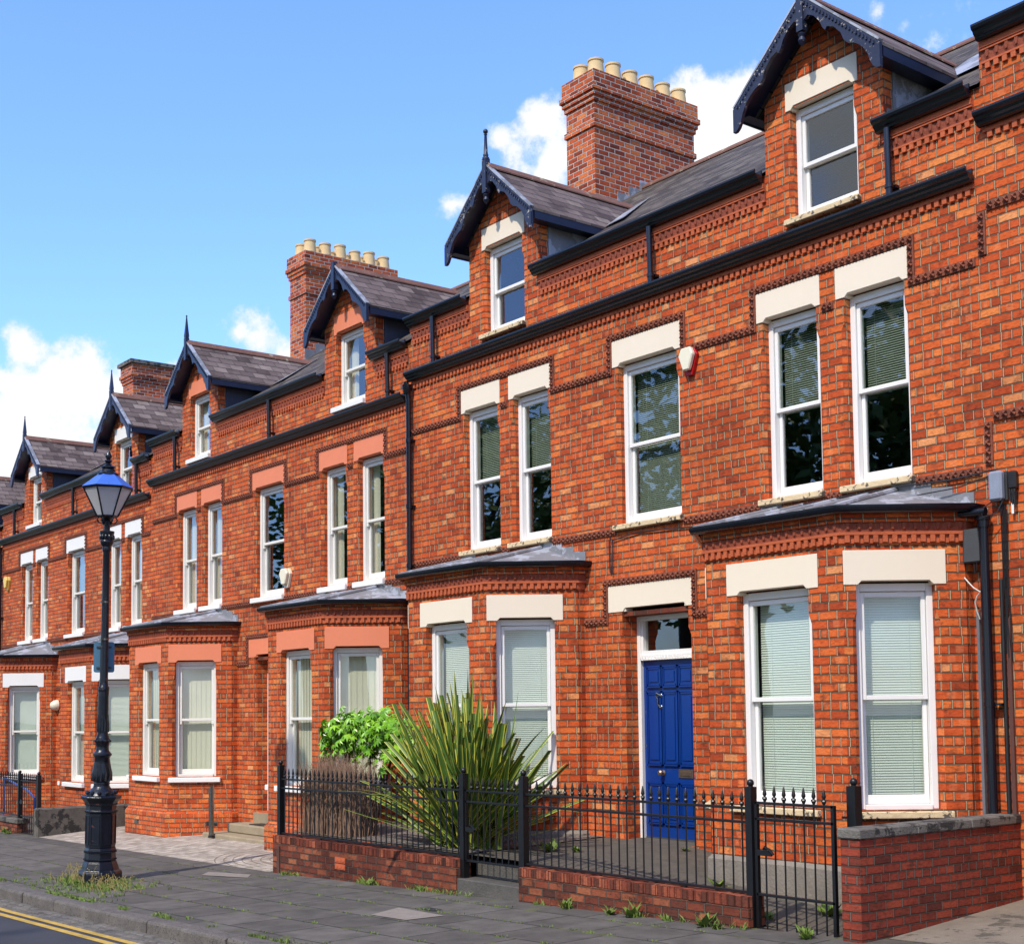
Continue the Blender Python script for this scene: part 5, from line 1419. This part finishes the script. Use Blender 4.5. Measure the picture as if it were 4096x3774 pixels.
# ------------------------------------------------------------------ camera
YAW, PIT, ROL = -0.9098767, 0.0655785, 0.0115547
CLOUDS = [(-0.9253, 0.3084, 0.2066, 0.0356, 1), (-0.9133, 0.3355, 0.2168, 0.0324, 1), (-0.9259, 0.2947, 0.2223, 0.0194, 1), (-0.9048, 0.3611, 0.2116, 0.0275, 1), (-0.9374, 0.2922, 0.1753, 0.0454, 1), (-0.9233, 0.3289, 0.1842, 0.0421, 1), (-0.8953, 0.3754, 0.226, 0.0194, 1), (-0.8842, 0.3948, 0.2355, 0.0145, 1), (-0.9399, 0.2659, 0.2002, 0.0421, 1), (-0.8572, 0.4437, 0.2613, 0.0226, 1), (-0.8502, 0.462, 0.2524, 0.0194, 1), (-0.8612, 0.4327, 0.2666, 0.0113, 1), (-0.7227, 0.5721, 0.3878, 0.0218, 1), (-0.7077, 0.5805, 0.4027, 0.0194, 1), (-0.7114, 0.5944, 0.3751, 0.0264, 1), (-0.6937, 0.6095, 0.3837, 0.0211, 1), (-0.7276, 0.5626, 0.3925, 0.0134, 1), (-0.6238, 0.6723, 0.3987, 0.0317, 1), (-0.6392, 0.6704, 0.3768, 0.0282, 1), (-0.6084, 0.6772, 0.4138, 0.0194, 1), (-0.6049, 0.6965, 0.3859, 0.0352, 1), (-0.6387, 0.6535, 0.4062, 0.0211, 1), (-0.7626, 0.542, 0.3531, 0.0092, 0.5), (-0.523, 0.7306, 0.439, 0.0237, 0.42), (-0.5082, 0.7474, 0.4279, 0.019, 0.42), (-0.5321, 0.7169, 0.4505, 0.0096, 0.42), (-0.9175, 0.2985, 0.2489, 0.013, 0.7)]
fw = Vector((math.sin(YAW)*math.cos(PIT), math.cos(YAW)*math.cos(PIT), math.sin(PIT)))
r0 = Vector((math.cos(YAW), -math.sin(YAW), 0)); d0 = fw.cross(r0)
rr_ = r0*math.cos(ROL)+d0*math.sin(ROL); dd_ = -r0*math.sin(ROL)+d0*math.cos(ROL)
cam = bpy.data.cameras.new('camera'); co = bpy.data.objects.new('camera', cam); COL.objects.link(co)
mw = Matrix((( rr_.x, -dd_.x, -fw.x, 0), (rr_.y, -dd_.y, -fw.y, -11.5), (rr_.z, -dd_.z, -fw.z, GZ), (0, 0, 0, 1)))
co.matrix_world = mw
cam.sensor_width = 36; cam.lens = 5500/4096*36; cam.shift_x = 0; cam.shift_y = (2493.24-1887)/4096
cam.clip_start = .1; cam.clip_end = 3000
S.camera = co

# ------------------------------------------------------------------ light
EL, AZ = R(47), R(18)             # sun high behind the viewer, a little to the right of the street's cross axis
s_dir = Vector((math.sin(AZ)*math.cos(EL), -math.cos(AZ)*math.cos(EL), math.sin(EL)))
sun = bpy.data.lights.new('sun', 'SUN'); sun.energy = 2.25; sun.angle = R(1.2); sun.color = (1, .925, .80)
so = bpy.data.objects.new('sun', sun); COL.objects.link(so)
so.rotation_euler = s_dir.to_track_quat('Z', 'Y').to_euler(); so.location = (20, -40, 60)
W = bpy.data.worlds.new('World'); S.world = W; W.use_nodes = True
t = NT(W); bg = W.node_tree.nodes['Background']
sky = t.new('ShaderNodeTexSky', sky_type='NISHITA'); sky.sun_disc = False
sky.sun_elevation = EL; sky.sun_rotation = math.atan2(s_dir.x, s_dir.y); sky.altitude = 50; sky.air_density = 1.0; sky.dust_density = 1.0; sky.ozone_density = 2.2
dirv = t.new('ShaderNodeTexCoord').outputs['Generated']
nz = t.m('SUBTRACT', t.noise(dirv, 15, 8, .62), .5); nz2 = t.m('SUBTRACT', t.noise(dirv, 46, 6, .65), .5)
den = None
for x, y, z, r, k in CLOUDS:
    n = t.new('ShaderNodeVectorMath', operation='DISTANCE'); t.put(n.inputs[0], dirv); n.inputs[1].default_value = (x, y, z)
    v = t.m('MULTIPLY', t.m('SUBTRACT', 1, t.m('DIVIDE', n.outputs['Value'], r*1.35)), k)
    den = v if den is None else t.m('SMOOTH_MAX', den, v, .25)
den = t.m('MAXIMUM', den, -1.)
den = t.m('ADD', den, t.m('ADD', t.m('MULTIPLY', nz, 2.2), t.m('MULTIPLY', nz2, 1.0)))
c1 = t.ss(den, .16, .62)
dz = t.sep(dirv)
# broken cloud over the rest of the sky, behind the viewer
c2 = t.m('MULTIPLY', t.ss(t.noise(dirv, 3.1, 7, .58), .45, .62), t.ss(dz[1], .15, -.1))
cl = t.m('MAXIMUM', c1, c2)
sk = t.new('ShaderNodeMix', data_type='RGBA', blend_type='MULTIPLY'); sk.inputs[0].default_value = 1
SKY_K = .15
t.put(sk.inputs[6], sky.outputs[0]); sk.inputs[7].default_value = (.80, 1.0, 1.40, 1)
cc = t.mix(t.ss(den, .1, 1.0), (3.25, 3.5, 3.8), (4.05, 4.05, 4.05))
fin = t.mix(cl, sk.outputs[2], cc)
t.put(bg.inputs[0], fin); bg.inputs[1].default_value = SKY_K
S.render.engine = 'CYCLES'
S.cycles.max_bounces = 8; S.cycles.transparent_max_bounces = 16
S.view_settings.view_transform = 'Standard'; S.view_settings.look = 'None'; S.view_settings.exposure = .85; S.view_settings.gamma = 1
for o in bpy.data.objects:
    if '_o' in o: del o['_o']
